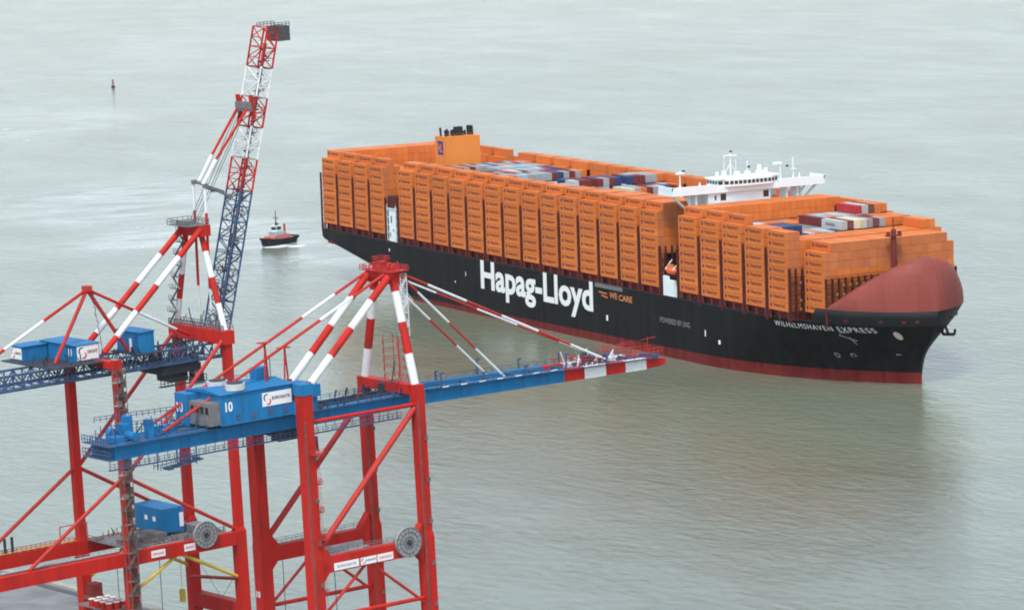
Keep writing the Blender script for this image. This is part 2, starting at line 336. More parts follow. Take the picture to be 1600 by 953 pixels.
def hull():
    NZ = 20; m = MB(); xs = [3.5, 8, 14, 20, 28, 36, 45, 54, 62, 70, 78, 85, 92, 110, 150, 200, 250, 300]
    rows = []
    for x in xs:
        zb = zbot(x); zs = [zb + (20.15-zb)*(k/(NZ-1))**1.35 for k in range(NZ)]
        rows.append([(x, -hy(x, z), z) for z in zs])
    for f in [.08,.16,.24,.32,.40,.48,.55,.62,.68,.73,.78,.82,.86,.89,.92,.945,.965,.98,.99,.997,1.0]:
        r = []
        for k in range(NZ):
            z = -8 + 28.15*(k/(NZ-1))**1.35; x = 300 + f*(stem(z)-300); r.append((x, -hy(x, z) if f < 1 else 0, z))
        rows.append(r)
    vs = [v for r in rows for v in r]; n = len(vs); vs += [(x, -y, z) for x, y, z in vs]
    fs = []
    for i in range(len(rows)-1):
        for k in range(NZ-1):
            a = i*NZ+k; b = a+NZ; fs.append((a, b, b+1, a+1)); fs.append((n+a, n+a+1, n+b+1, n+b))
        fs.append((i*NZ, n+i*NZ, n+(i+1)*NZ, (i+1)*NZ))
    fs.append(tuple([k for k in range(NZ)] + [n+k for k in reversed(range(NZ))]))
    m.add(vs, fs); o = m.build('hull', HULL, ship, smooth=True)
    o.data.set_sharp_from_angle(angle=math.radians(35)) if hasattr(o.data, 'set_sharp_from_angle') else None
hull()
# deck
m = MB(); pts = [(x, hy(x, 20)) for x in (3.6, 20, 60, 100, 200, 300, 330, 350, 362, 372, 380, 387, 393, 398, 401, 403)]
vs = []
for x, y in pts: vs += [(x, -y+.1, 20.1), (x, y-.1, 20.1)]
m.add(vs, [(2*i, 2*i+2, 2*i+3, 2*i+1) for i in range(len(pts)-1)]).build('deck', DECKRED, ship)
# sheer rail along the deck edge
m = MB()
for i in range(len(pts)-1):
    for s in (-1, 1):
        m.beam((pts[i][0], s*(pts[i][1]-.2), 20.35), (pts[i+1][0], s*(pts[i+1][1]-.2), 20.35), .3, .5)
m.build('gunwale', BULW, ship)
# bulwark around the bow
def outline(zz, n=26, x0=370):
    P = []
    xe = stem(zz)
    for k in range(n+1):
        t = k/n; x = x0 + (xe-x0)*(1-(1-t)**2); P.append((x, hy(x, zz)))
    return P
m = MB()
for s in (-1, 1):
    lo = outline(20.0); hi = outline(25.0, x0=373.5); vs = []; NB = len(lo)
    mid = outline(22.5, x0=371)
    for (a, b), (e, f), (c, d_) in zip(lo, mid, hi): vs += [(a, s*(b+.06), 20.0), (e, s*(f+.06), 22.5), (c, s*(d_+.06), 25.2)]
    vs2 = [(x, y - s*.5 if abs(y) > .6 else 0, z) for x, y, z in vs]
    k = len(vs); fs = []
    for i in range(NB-1):
        for j in (0, 1):
            a = 3*i+j; q = (a, a+3, a+4, a+1); fs.append(q if s < 0 else q[::-1]); q2 = tuple(k+t for t in q[::-1]); fs.append(q2 if s < 0 else q2[::-1])
        a = 3*i+2; fs.append((a, a+3, a+3+k, a+k))
    m.add(vs+vs2, fs)
m.build('bulwark', BULW, ship, smooth=True)
# fairleads in the bulwark
for x in (377.5, 383.2, 393.2, 398.6, 401.2):
    for s in (-1, 1):
        y = hy(x, 21.6); p = Vector((x, s*y, 21.6)); q = Vector((x+.8, s*hy(x+.8, 21.6), 21.6)); tn = (q-p).normalized(); nrm = Vector((tn.y*s*-1, tn.x*s, 0)) if s > 0 else Vector((tn.y, -tn.x, 0))
        nrm = Vector((-tn.y, tn.x, 0)); nrm = nrm if nrm.y*s > 0 else -nrm
        MB().beam(p-tn*.7+nrm*.12, p+tn*.7+nrm*.12, .4, .9).build('fairlead', LASH, ship)
# bow shield (whaleback)
def shield():
    R = [(0,400,41.6),(4,399.6,41.2),(7.8,398.3,40.1),(11.5,396,38.4),(14.6,393,36.2),(18,389,33.3),(22,384,29.6),(26,378,25.4),(27,376.5,25.2)]
    def rim(y):
        y = abs(y)
        for (a, p, q), (b, r, t) in zip(R, R[1:]):
            if y <= b: k = (y-a)/(b-a); return p+(r-p)*k, q+(t-q)*k
        return R[-1][1:]
    B = outline(25.0, 26, 377.8); base = [(x, -y) for x, y in B]+[(x, y) for x, y in reversed(B[:-1])]
    N = len(base); NV = 12; vs = []
    for bx_, by in base:
        ry = by*.955 if abs(by) < 24 else by*.985; rx, z1 = rim(ry); h = z1-25.1
        c = (bx_+.25, by*1.0, 25.1+h*.80)
        for k in range(NV):
            t = k/(NV-1); c0 = (1-t)**2; c1 = 2*t*(1-t); c2 = t*t
            vs.append((c0*bx_+c1*c[0]+c2*rx, c0*by+c1*c[1]+c2*ry, c0*25.1+c1*c[2]+c2*z1))
        vs.append((rx-2.6, ry*.93, z1-.1+.35*min(1, h/6)))
    NV += 1
    n = len(vs); vs += [(x-.4, y*.985, z-.35) for x, y, z in vs]; fs = []
    for i in range(N-1):
        for k in range(NV-1):
            a = i*NV+k; q = (a, a+NV, a+NV+1, a+1); fs.append(q); fs.append(tuple(n+t for t in q[::-1]))
        a = i*NV+NV-1; fs.append((a, a+NV, n+a+NV, n+a))
    MB().add(vs, fs).build('bow_shield', SHIELD, ship, smooth=True)
shield()
# foremast
m = MB().tube((379.4,0,20),(379.4,0,49.5),1.15,n=10,r2=.85).box((378.2,-2.6,47.2),(380.6,2.6,47.6)).tube((379.4,0,49.5),(379.4,0,53.5),.18)
for y in (-2.2, 2.2): m.cbox((379.6,y,48.2),(1,.9,1.1))
m.build('foremast', DECKRED, ship)
# hatch coamings and pedestals
for i in range(24):
    x = bayx(i); hw = 28.2 if i < 23 else 23
    MB().box((x-.3,-hw,20.1),(x+12.5,hw,22.7)).build('hatch_coaming', DECKRED, ship)
# lashing bridges
def lash_mesh(hw, top):
    m = MB(); n = int(round(hw/RW))
    for k in range(-n, n+1):
        y = k*RW; m.box((-.5, y-.16, 20.1), (-.25, y+.16, top)); m.box((.25, y-.16, 20.1), (.5, y+.16, top))
    for k in range(0, 8):
        z = Z0-.1+T*k
        if z > top+.1: break
        m.box((-.55, -hw, z-.12), (.55, hw, z))
        m.box((-.6, -hw, z+.95), (-.55, hw, z+1.02)); m.box((.55, -hw, z+.95), (.6, hw, z+1.02))
    for s in (-1, 1): m.box((-.62, s*hw-.12, 19.2), (.62, s*hw+.12, top))
    return m
LMm = lash_mesh(30.38, Z0+6.9*T).build('lashing_bridge', LASH, ship); LMm.location = (bayx(0)-1.45, 0, 0)
LSH = lash_mesh(30.2, Z0+4.9*T).build('lashing_bridge', LASH, ship); LSH.location = (bayx(22)+12.19+1.18, 0, 0)
for i in range(23):
    gaps = [bayx(i)+12.19+1.18]
    if i in (3, 17): gaps += [bayx(i+1)-1.18]
    for g in gaps:
        if i == 22: continue
        inst('lashing_bridge', LSH.data if i in (3, 17) else LMm.data, ship, (g, 0, 0))
L2 = lash_mesh(25.4, Z0+4.1*T).build('lashing_bridge', LASH, ship); L2.location = (bayx(23)+12.19+1.0, 0, 0)
# yellow lashing gear hanging on the forward bridges (twistlock bins)
m = MB()
for (bx_, hw) in ((bayx(22)+13.95, 30), (bayx(23)+13.8, 25)):
    for k in range(-int(hw/RW), int(hw/RW)):
        for t_ in range(4):
            if rnd.random() < .55: m.cbox((bx_+.12, k*RW+1.3, Z0+t_*T+.9), (.12, .8, .8))
m.build('lashing_gear', mat('lashing_gear_ochre', (.34,.17,.05), .7, var=.4, scale=2), ship, kind='stuff')
# deck level stanchions under the outermost stacks
m = MB()
for i in range(23):
    for s in (-1, 1):
        if i < 23:
            for dx in (.3, 6.1, 11.9): m.box((bayx(i)+dx-.25, s*30.0-.3, 20.1), (bayx(i)+dx+.25, s*30.0+.3, Z0-.06))
            m.box((bayx(i)+.1, s*30.0-.12, Z0-.35), (bayx(i)+12.1, s*30.0+.12, Z0-.06))
m.build('stanchions', DECKRED, ship)
# ---- lettering on the hull
def onhull(off):
    def f(v):
        return Vector((v.x, -(hy(v.x, v.z)+off), v.z))
    return f
m = MB(); text_on(m, 'Hapag-Lloyd', (143.6, -30.56, 6.2), (1,0,0), (0,0,1), 86.6, 14.1, bold=.030)
m.build('hull_lettering', TXTW, ship, label='large white Hapag-Lloyd lettering')
m = MB(); text_on(m, 'WILHELMSHAVEN EXPRESS', (351.5, -30, 17.55), (1,0,0), (0,0,1), 38.5, 1.7, bold=.0, fit=onhull(.30), sp=1.22); m.build('name_lettering', TXTW, ship)
m = MB(); text_on(m, 'WE', (242.3, -30.56, 15.7), (1,0,0), (0,0,1), 5.6, 2.2, bold=.03); text_on(m, 'CARE', (249.0, -30.56, 15.5), (1,0,0), (0,0,1), 9.6, 2.2, bold=.03)
m.beam((234.5,-30.56,17.3),(240.5,-30.56,17.0),.04,.5); m.beam((236.5,-30.56,16.2),(241.0,-30.56,15.7),.04,.5); m.build('slogan_lettering', TXTO, ship)
m = MB(); text_on(m, 'POWERED BY LNG', (277.9, -30.56, 10.95), (1,0,0), (0,0,1), 20.2, 1.9, bold=.012); m.build('side_lettering', TXTG, ship)
# small hull marks, pilot door, gangway, thruster signs
m = MB()
for x, z, w_, h_ in ((66,16.5,.8,1.2),(131,13.0,.5,1.6),(239.5,7.4,1.3,2.0),(308,9.2,.7,2.2),(316.5,7.4,1.3,1.5),(122,9.6,.7,.7),(389,9.6,1.3,1.2)):
    y = -(hy(x, z)+.05); y2 = -(hy(x+w_, z)+.05); m.add([(x,y,z),(x+w_,y2,z),(x+w_,y2,z+h_),(x,y,z+h_)], [(0,1,2,3)])
m.build('draught_marks', TXTW, ship)
m = MB()
for x, z in ((371.0,8.6),(376.3,8.7)):
    for k in range(12):
        a = k*math.pi/6; b_ = a+math.pi/6; P = []
        for r_ in (.5, .95):
            for t_ in (a, b_): P.append((x+r_*math.cos(t_), z+r_*math.sin(t_)))
        m.add([(p[0], -(hy(p[0], p[1])+.05), p[1]) for p in P], [(0,2,3,1)])
for (x0, z0_, x1, z1_) in ((377.2,16.3,381.5,14.4),(378.0,17.2,381.5,17.5),(380,15.6,380.4,13)):
    m.beam((x0, -(hy(x0,z0_)+.04), z0_), (x1, -(hy(x1,z1_)+.04), z1_), .05, .55)
m.build('bulbous_bow_mark', TXTG, ship)
MB().tube((273.6,-30.3,11.6),(273.6,-30.54,11.6),1.5,n=12).build('pilot_door', BLACK, ship)
m = MB().beam((232.5,-30.75,19.6),(252,-30.75,19.55),.35,1.3); m.beam((232.5,-30.9,20.6),(252,-30.9,20.5),.06,.08); m.build('gangway', STEEL, ship)
MB().box((4.0,-29.9,20.2),(5.8,-29.0,22.4)).build('mooring_light_box', SHIPWHITE, ship)
m = MB()
for x in (8.5, 11.0, 13.5): m.cbox((x,-(hy(x,15.6)-.05),15.6),(1.5,.35,1.7))
m.build('stern_openings', DECKRED, ship)
# anchors
def anchor(x, s, z):
    y = hy(x, z); m = MB(); c = Vector((x, s*(y+.7), z))
    m.beam(c+Vector((.3,0,1.6)), c+Vector((1.2,s*.8,-1.7)), .7, .7); a = c+Vector((1.2,s*.8,-1.7))
    m.beam(a+Vector((-1.4,-s*1.3,.1)), a+Vector((1.4,s*1.3,.1)), .8, .9)
    m.beam(a+Vector((-1.4,-s*1.3,0)), a+Vector((-1.5,-s*1.5,1.9)), .5, .7); m.beam(a+Vector((1.4,s*1.3,0)), a+Vector((1.6,s*1.5,1.9)), .5, .7)
    m.build('anchor', BLACK, ship)
anchor(397.0, 1, 17.6)
m = MB()
x = 394.2; z = 16.6; 
P = [(x+1.15*math.cos(k*math.pi/6)*.8+.35*math.sin(k*math.pi/6), z+1.5*math.sin(k*math.pi/6)) for k in range(12)]
m.add([(p[0], -(hy(p[0], p[1])+.12), p[1]) for p in P], [tuple(range(12))]); m.build('hawse_recess', mat('worn_primer', (.62,.50,.44), .6), ship)
# ---- funnel and engine casing
fun = MB().box((63.9,-7.6,20.2),(73.2,7.6,60.2)).box((63.6,-8.4,20.2),(74.2,8.4,47.5)).build('funnel', FUNOR, ship)
m = MB(); m.box((66.2,-7.64,53.0),(70.8,-7.6,58.4)); m.build('emblem', HLBLUE, fun)
m = MB(); text_on(m, 'HL', (66.8,-7.66,53.9), (1,0,0), (0,0,1), 3.4, 3.5, bold=.03); m.build('emblem_letters', FUNOR, fun)
for (x, y, r_, h_, n_) in ((66.5,-6.2,.45,3.2,1),(70,-5.9,.45,2.4,1),(69,-4.6,.4,2.8,1),(67,-3.2,.5,2.0,1),(70.5,-2.9,.45,2.6,1),(68,-2.2,.5,1.9,1),(68.6,.1,1.5,3.4,1),(68.8,1.0,1.4,3.4,1),(69,2.9,.3,1.6,1),(68,4.0,.3,1.9,1),(69.0,5.0,.75,3.7,1),(69.4,6.1,.6,3.6,1),(67,5.6,.5,3.3,1)):
    MB().tube((x,y,60.1),(x-.5,y,60.2+h_),r_,n=10).build('exhaust_pipe', BLACK, fun)
m = MB()
for z in (61.2,): 
    for a, b_ in (((63.9,-7.6),(73.2,-7.6)),((73.2,-7.6),(73.2,7.6)),((63.9,7.6),(73.2,7.6))): m.beam((*a,z),(*b_,z),.06,.06)
m.build('railing', FUNOR, fun)
cas = MB().box((65.6,-29.9,20.2),(71.4,-26.6,33.0)).build('side_tower', SHIPWHITE, ship)
for q in (((67.3,-29.95,27.8),(68.3,-29.9,30.6)),((66.3,-29.95,22.4),(67.0,-29.9,24.0)),((69.2,-29.95,24.5),(69.9,-29.9,25.6))): MB().box(*q).build('door', GLASS, cas)
m = MB()
for k in range(5): m.box((64.6,-30.3,21+T*k),(65.6,-26.6,21.15+T*k)); m.box((71.4,-30.3,22.2+T*k),(72.4,-26.6,22.35+T*k))
for x in (64.7,72.3): m.box((x-.08,-30.3,20.2),(x+.08,-30.1,35))
m.box((64.4,-30.2,33.2),(72.9,-26.6,33.5)); m.build('landing', SHIPWHITE, cas)
MB().box((64.6,-29.6,33.6),(72.2,-9,38.2)).build('casing_house', LASH, ship)
# ---- accommodation and bridge
acc = MB().box((279.2,-16.2,20.2),(288.4,16.2,49.5)).box((279.2,-16.2,49.5),(288.4,9.0,55.4)).box((279.4,-29.4,20.2),(288.2,-16.2,24.4)).box((279.4,16.2,20.2),(288.2,29.4,24.4)).build('accommodation', SHIPWHITE, ship)
br = MB().box((279.6,-31.0,55.4),(289.2,31.0,57.3)).build('bridge_deck', SHIPWHITE, ship)
m = MB(); P = [(281,-12.2),(288.2,-12.2),(290.2,-8.5),(290.8,0),(290.2,8.5),(288.2,12.2),(281,12.2)]
vs = [(x,y,57.3) for x,y in P]+[(x,y,59.9) for x,y in P]; n = len(P)
m.add(vs, [tuple(range(n-1,-1,-1)), tuple(range(n,2*n))]+[(k,(k+1)%n,n+(k+1)%n,n+k) for k in range(n)])
m.box((280.4,-12.8,59.9),(289.6,12.8,60.2)); wh = m.build('wheelhouse', SHIPWHITE, ship)
for i in range(n-1):
    a = Vector((*P[i],0)); b_ = Vector((*P[i+1],0)); L = (b_-a).length; k = max(1, int(L/1.7)); nr = Vector(((b_-a).y, -(b_-a).x, 0)).normalized()*.05
    if i == 6: continue
    for j in range(k):
        p = a.lerp(b_, (j+.12)/k)+nr; q = a.lerp(b_, (j+.88)/k)+nr
        MB().add([(p.x,p.y,58.1),(q.x,q.y,58.1),(q.x,q.y,59.3),(p.x,p.y,59.3)], [(0,1,2,3)]).build('window', GLASS, wh)
# lower bridge front and wing supports

for y in (-10.1, 7.2): MB().box((288.4,y-1.1,52.6),(288.46,y+1.1,54.9)).build('window', GLASS, acc)
MB().box((288.4,-13.6,52.9),(288.45,-12.9,54.4)).build('window', GLASS, acc)
for y in (16.2, 20.6, -20.6):
    MB().box((283.2,y-.35,49.5),(287.8,y+.35,55.4)).build('bridge_post', SHIPWHITE, ship)
MB().box((281.6,9.0,49.5),(287.9,20.9,50.3)).build('bridge_wing_sill', SHIPWHITE, ship)
m = MB()
for s in (-1, 1):
    m.beam((286,s*29.5,55.4),(286,s*23.5,50.2),.6,.7); m.beam((286,s*22.5,55.4),(286,s*22.5,49),.7,.7); m.beam((286,s*24.8,55.4),(286,s*20.4,49.8),.5,.5)
    m.box((280,s*30.8-.25,57.3),(289.2,s*30.8+.25,58.5)); m.box((289.0,min(s*13,s*31),57.3),(289.2,max(s*13,s*31),58.35))
m.build('wing_support', SHIPWHITE, ship)
m = MB()
m.tube((285,-4.9,60.2),(285,-4.9,68.8),.28).box((284.4,-7.6,67.4),(285.6,-2.6,67.7)).tube((285,-7.5,60.2),(285,-7.5,67.6),.12).tube((285,-2.7,60.2),(285,-2.7,67.5),.12)
m.beam((285,-7.5,60.9),(285,-4.9,65),.15,.15).beam((285,-2.5,60.9),(285,-4.9,65),.15,.15)
m.box((284.5,-8.3,60.2),(286,-7.2,62.4)); m.box((284.6,-3.4,60.2),(286,-1.6,61.8)); m.box((284.6,.8,60.2),(285.6,2.9,61.8)).box((284.4,5.6,60.2),(285.4,8.6,61.5))
m.build('radar_mast', SHIPWHITE, ship)
MB().tube((285,1.9,60.2),(285,1.9,65.2),.2).build('signal_mast', SHIPWHITE, ship)
for q in ((6.8,61.4,63.6,.8),(9.4,60.7,62.3,.7),(-10.4,60.7,62.2,.6)): MB().tube((285,q[0],q[1]),(285,q[0],q[2]),q[3],n=12).build('antenna_dome', SHIPWHITE, ship)
for y, h_ in ((14.7,63.8),(20.0,65.3),(-25.9,63.6),(22.5,59.6),(-18,59.2)):
    m = MB().tube((286,y,57.3),(286,y,h_),.22).tube((286,y,57.3),(286,y,58.6),.7,r2=.25)
    if y == 14.7: m.box((285.4,12.0,63.2),(286.6,15.2,64.0))
    if y == -25.9: m.box((285.4,-27.2,62.6),(286.6,-24.4,63.3))
    if y == 20.0: m.box((285.4,19.3,61),(286.6,20.8,61.3))
    m.build('wing_mast', SHIPWHITE, ship)
m = MB()
for (x, y, z) in ((285,-4.7,68.9),(286,1.9,63.2),(286,17.6,62.4),(286,-24.4,63.6)): m.cbox((x,y,z),(.7,.7,.6))
m.build('navigation_lamp', BLACK, ship)
# deck edge ladder tower next to the accommodation
m = MB().box((280.2,-30.3,20.2),(287.6,-29.4,26.2)).box((280.2,-30.3,26.2),(283.2,-29.4,27.4)); m.build('side_house', SHIPWHITE, ship)
# lifeboat hanging by the accommodation
def to_world(v): return RS @ Vector(v)
lb = empty('lifeboat', to_world((283.6,-28.6,29.3)), (HEEL,0,0), label='orange enclosed lifeboat hanging beside the white side house amid the stacks', cat='lifeboat')
m = MB(); N = 12; rings = []
for k in range(9):
    t = -1+2*k/8; r_ = max(.05, (1-abs(t)**2.6)**.5); rings.append([(t*3.7, 1.35*r_*math.cos(2*math.pi*j/N), (1.25 if math.sin(2*math.pi*j/N) > 0 else 1.45)*r_*math.sin(2*math.pi*j/N)) for j in range(N)])
vs = [v for r in rings for v in r]; m.add(vs, [(i*N+j, i*N+(j+1)%N, (i+1)*N+(j+1)%N, (i+1)*N+j) for i in range(8) for j in range(N)]); m.build('hull', mat('lifeboat_orange', (.75,.14,.05), .4), lb, smooth=True)
MB().box((-1.9,-.8,1.0),(.2,.8,1.95)).build('conning_cab', OR3, lb)
m = MB(); m.beam((-2.6,-1.2,.3),(-2.6,1.6,3.4),.3,.3).beam((2.6,-1.2,.3),(2.6,1.6,3.4),.3,.3); m.build('davit', SHIPWHITE, lb)
# ---- containers --------------------------------------------------
ORANGE, MIX = 0, 1
H = [[9]*24 for _ in range(24)]
for b in range(24):
    for r in range(24):
        H[b][r] = 9 if r in (0, 23) else 10
def setr(bs, rs, v):
    for b in bs:
        for r in rs: H[b][r] = v
setr((1,2,3), range(3,21), 8); setr((1,2,3), (2,21), 9)
setr((1,), range(9,21), 7)
setr((4,5), range(3,21), 9); setr((6,7), range(3,21), 9); setr((8,), range(3,21), 8); setr((5,), range(6,12), 8)
setr((9,), range(3,21), 8); setr((10,), range(3,12), 8); setr((10,), range(12,21), 9); setr((11,), range(3,6), 9); setr((11,), range(6,21), 10); setr((11,), (9,14), 9)
setr((12,13), range(4,21), 8); setr((12,), range(12,21), 9); setr((14,), range(5,22), 8); setr((15,), range(6,22), 8); setr((15,), range(9,12), 9); setr((16,17), range(7,22), 9)
setr((19,), range(2,22), 8); setr((20,), range(2,12), 7); setr((20,), range(12,18), 9); setr((20,), range(18,23), 10)
setr((21,), range(0,12), 9); setr((21,), range(2,6), 9); setr((21,), range(6,12), 8); setr((21,), range(12,18), 9); setr((21,), range(18,23), 9); setr((21,), (23,), 8)
setr((22,), range(2,22), 8); setr((22,), (0,1), 9); setr((22,), (21,22), 9); setr((22,), (23,), 8)
for r in range(24): H[23][r] = 0 if r in (0,1,22,23) else (7 if r in (2,21) else 8)
COLM = [OR1, OR2, OR3, MAROON, GREYC, WHITEC, BLUEC, TEALC, REDC, CREAMC]
def colour(b, r, k):
    mixed = 2 < r < 20 and 4 <= b <= 14 and not (b in (13, 14) and r < 7)
    if b in (15, 16) and r >= 12: mixed = True
    if b in (1, 2) and 14 < r < 20 and rnd.random() < .5: mixed = True
    if b == 19 and r > 4: mixed = rnd.random() < .4
    if b in (20, 21) and 5 < r < 19: mixed = True
    if b == 21 and 2 < r < 6: return 6
    if mixed:
        return rnd.choices([0, 3, 4, 5, 6, 7, 8, 9], [1.6, 5, 5.5, 3.5, 1.6, .8, 1.2, .5])[0]
    return rnd.choices([0, 1, 2], [5, 2, 2])[0]
def ypos(r): return -30.38 + RW*r       # starboard face of the row
CL, CW, CH = 12.19, 2.44, 2.84
def cont_mesh(name, mt):
    """40 ft box: corner posts and rails stand proud of recessed corrugated panels"""
    m = MB(); L, W_, h = CL, CW, CH; e = .05
    m.box((e, e, .03), (L-e, W_-e, h-.02))
    for x in (0, L-.22):
        for y in (0, W_-.16): m.box((x, y, 0), (x+.22, y+.16, h))
    for y in (0, W_-.12): m.box((.22, y, 0), (L-.22, y+.12, .17)); m.box((.22, y, h-.12), (L-.22, y+.12, h))
    for x in (0, L-.12): m.box((x, .16, 0), (x+.12, W_-.16, .17)); m.box((x, .16, h-.12), (x+.12, W_-.16, h))
    if True:
        for k in range(12):      # corrugations on the two long sides
            x = .7+k*.93
            for y in (.012, W_-.05): m.box((x, y, .17), (x+.4, y+.04, h-.12))
    me = bpy.data.meshes.new(name); me.from_pydata(m.v, [], m.f); me.materials.append(mt); me.update(); return me
CM = [cont_mesh('container', mt) for mt in COLM]
m = MB(); text_on(m, 'Hapag-Lloyd', (3.1, -.02, .95), (1,0,0), (0,0,1), 7.2, 1.35, bold=.03, off=.02); LET = m
letme = bpy.data.meshes.new('lettering'); letme.from_pydata(m.v, [], m.f); letme.materials.append(LOGO)
m = MB().box((1.05,-.035,1.0),(2.05,-.005,2.1)); emme = bpy.data.meshes.new('emblem'); emme.from_pydata(m.v, [], m.f); emme.materials.append(EMBL)
# door gear for the ends of containers facing the bow: two leaves with four locking bars
m = MB()
for y in (.45, .85, 1.55, 1.95): m.box((CL-.045, y, .2), (CL+.015, y+.07, CH-.15))
m.box((CL-.05, 1.2, .2), (CL-.02, 1.24, CH-.15)); doorme = bpy.data.meshes.new('door_bars'); doorme.from_pydata(m.v, [], m.f); doorme.materials.append(STEEL)
ORD = ['lowest', 'second', 'third', 'fourth', 'fifth', 'sixth', 'seventh', 'eighth', 'ninth', 'tenth']
ORD2 = ['first','second','third','fourth','fifth','sixth','seventh','eighth','ninth','tenth','eleventh','twelfth','thirteenth','fourteenth','fifteenth','sixteenth','seventeenth','eighteenth','nineteenth','twentieth','twenty-first','twenty-second','twenty-third','twenty-fourth']
CNAME = ['orange','orange','orange','maroon','grey','white','blue','pale blue','red','cream']
placed = set(); ncont = 0
def place(b, r, k, label, group, c=None, letter=True, door=False):
    global ncont
    c = colour(b, r, k) if c is None else c
    jx = rnd.uniform(-.05, .05); jy = rnd.uniform(-.02, .02)
    o = bpy.data.objects.new('container', CM[c]); COL.objects.link(o)
    o.location = to_world((bayx(b)+jx, ypos(r)+jy, Z0+T*k+.02)); o.rotation_euler = (HEEL, 0, 0)
    o['label'] = label.replace('COLOUR', CNAME[c]); o['category'] = 'container'; o['group'] = group
    if letter:
        inst('lettering', letme, o); inst('emblem', emme, o)
    if door: inst('door_bars', doorme, o)
    placed.add((b, r, k)); ncont += 1
def stackname(b):
    if b < 12: return ORD2[b]+' side stack from the stern'
    return ORD2[23-b]+' side stack back from the bow' if b < 23 else 'foremost side stack by the bow shield'
GS = 'orange containers in the starboard side stacks'
for b in range(23):
    for k in range(9):
        pos = 'topmost' if k == 8 else (ORD[k] if k == 0 else ORD[k]+' up')
        place(b, 0, k, 'orange container, %s in the %s' % (pos, stackname(b)), GS, c=rnd.choices([0,1,2],[7,2,2])[0], door=(b in (3,17,22)))
for k in range(7):
    pos = 'topmost' if k == 6 else (ORD[k] if k == 0 else ORD[k]+' up')
    place(23, 2, k, 'orange container, %s in the %s' % (pos, stackname(23)), GS, c=0, door=True)
GF = 'orange containers of the foremost row facing the bow'
for r in range(3, 22):
    for k in (7, 6, 5):
        if H[23][r] <= k: continue
        tn = ['topmost', 'second from the top', 'third from the top'][7-k] if r != 21 else ['', 'topmost', 'second from the top'][7-k]
        place(23, r, k, 'orange container end %s, %s stack from the left facing the bow' % (tn, ORD2[r-2]), GF, c=rnd.choices([0,1,2],[5,2,3])[0], letter=(r == 3), door=True)
for k in (8, 7, 6, 5, 4):
    place(22, 1, k, 'orange container end, %s, inner stack beside the second side stack from the bow' % ['topmost','second down','third down','fourth down','fifth down'][8-k], GF, c=rnd.choices([0,1,2],[5,2,3])[0], letter=False, door=True)
for r in (1, 2, 3):
    for k in (9, 8, 7):
        place(17, r, k, 'orange container end, %s, %s stack in from the side aft of the lifeboat' % (['topmost','second down','third down'][9-k], ORD2[r]), 'orange containers facing the bridge', c=rnd.choices([0,1,2],[5,2,2])[0], letter=(r == 1), door=True)
GC = 'coloured containers on the forward stacks'
for (b, r, k, c, lab) in ((20,18,9,8,'red container on top of the forward stacks, its long side showing'),
                          (20,19,9,5,'white container end right of the red one on the forward stacks'),
                          (20,20,9,3,'maroon container end, second right of the red one on the forward stacks'),
                          (20,21,9,0,'orange container end at the right of the top forward row behind the red one'),
                          (20,12,8,3,'brown maroon container left of the pale lettered one on the forward stacks'),
                          (21,12,8,5,'pale white container with dark side mark amid the forward stacks'),
                          (21,13,8,3,'maroon container end just right of the pale marked container'),
                          (21,15,8,9,'cream container end amid the forward stacks, right of the maroon ends'),
                          (21,16,8,4,'grey container end amid the forward stacks, right of the cream one'),
                          (21,17,8,3,'maroon container end, rightmost of the coloured row on the forward stacks')):
    place(b, r, k, lab, GC, c=c, letter=False, door=(c not in (8,)))
m = MB(); text_on(m, 'KLINE', (2.2,-.02,.8), (1,0,0), (0,0,1), 5, 1.2) if False else m.box((2.4,-.03,.9),(8.2,-.004,1.9)); 
sm = bpy.data.meshes.new('side_mark'); sm.from_pydata(m.v, [], m.f); sm.materials.append(TXTG)
for o in [o for o in COL.objects if o.get('label', '').startswith('pale white container')]: inst('side_mark', sm, o)
# the remaining containers of the deck load
st = MB(); lets = MB()
def nb(b, r):
    if 0 <= b < 24 and 0 <= r < 24: return H[b][r]
    return 0
for b in range(24):
    for r in range(24):
        for k in range(H[b][r]):
            if (b, r, k) in placed: continue
            near = min(nb(b+1, r), nb(b-1, r), nb(b, r+1), nb(b, r-1))
            if b in (3,): near = 0
            if b in (17, 22): near = min(near, 4)
            if k < H[b][r]-1 and k < near: continue
            c = colour(b, r, k); x = bayx(b)+rnd.uniform(-.05,.05); y = ypos(r); z = Z0+T*k+.02
            if c > 2 and rnd.random() < .4:
                c2 = colour(b, r, k); st.box((x, y, z), (x+6.06, y+CW, z+CH), c); st.box((x+6.13, y, z), (x+CL, y+CW, z+CH), c2)
            else: st.box((x, y, z), (x+CL, y+CW, z+CH), c)
            for xx in (x+.02, x+CL-.02):
                pass
            if r in (1, 22) and k == H[b][r]-1 and r == 1:
                n = len(lets.v); lets.v += [(v[0]+x, v[1]+y-.01, v[2]+z) for v in LET.v]; lets.f += [tuple(i+n for i in f) for f in LET.f]; lets.m += [0]*len(LET.f)
                lets.box((x+1.05, y-.035, z+.95), (x+2.25, y-.005, z+2.25))
nst = len(st.f)//6
o = st.build('container_load', COLM, label='remaining orange and coloured containers packed across the deck behind the side stacks', cat='containers', kind='stuff'); o.rotation_euler = (HEEL, 0, 0)
lo = lets.build('lettering', LOGO, o)
print('containers', ncont, 'stuff', nst)
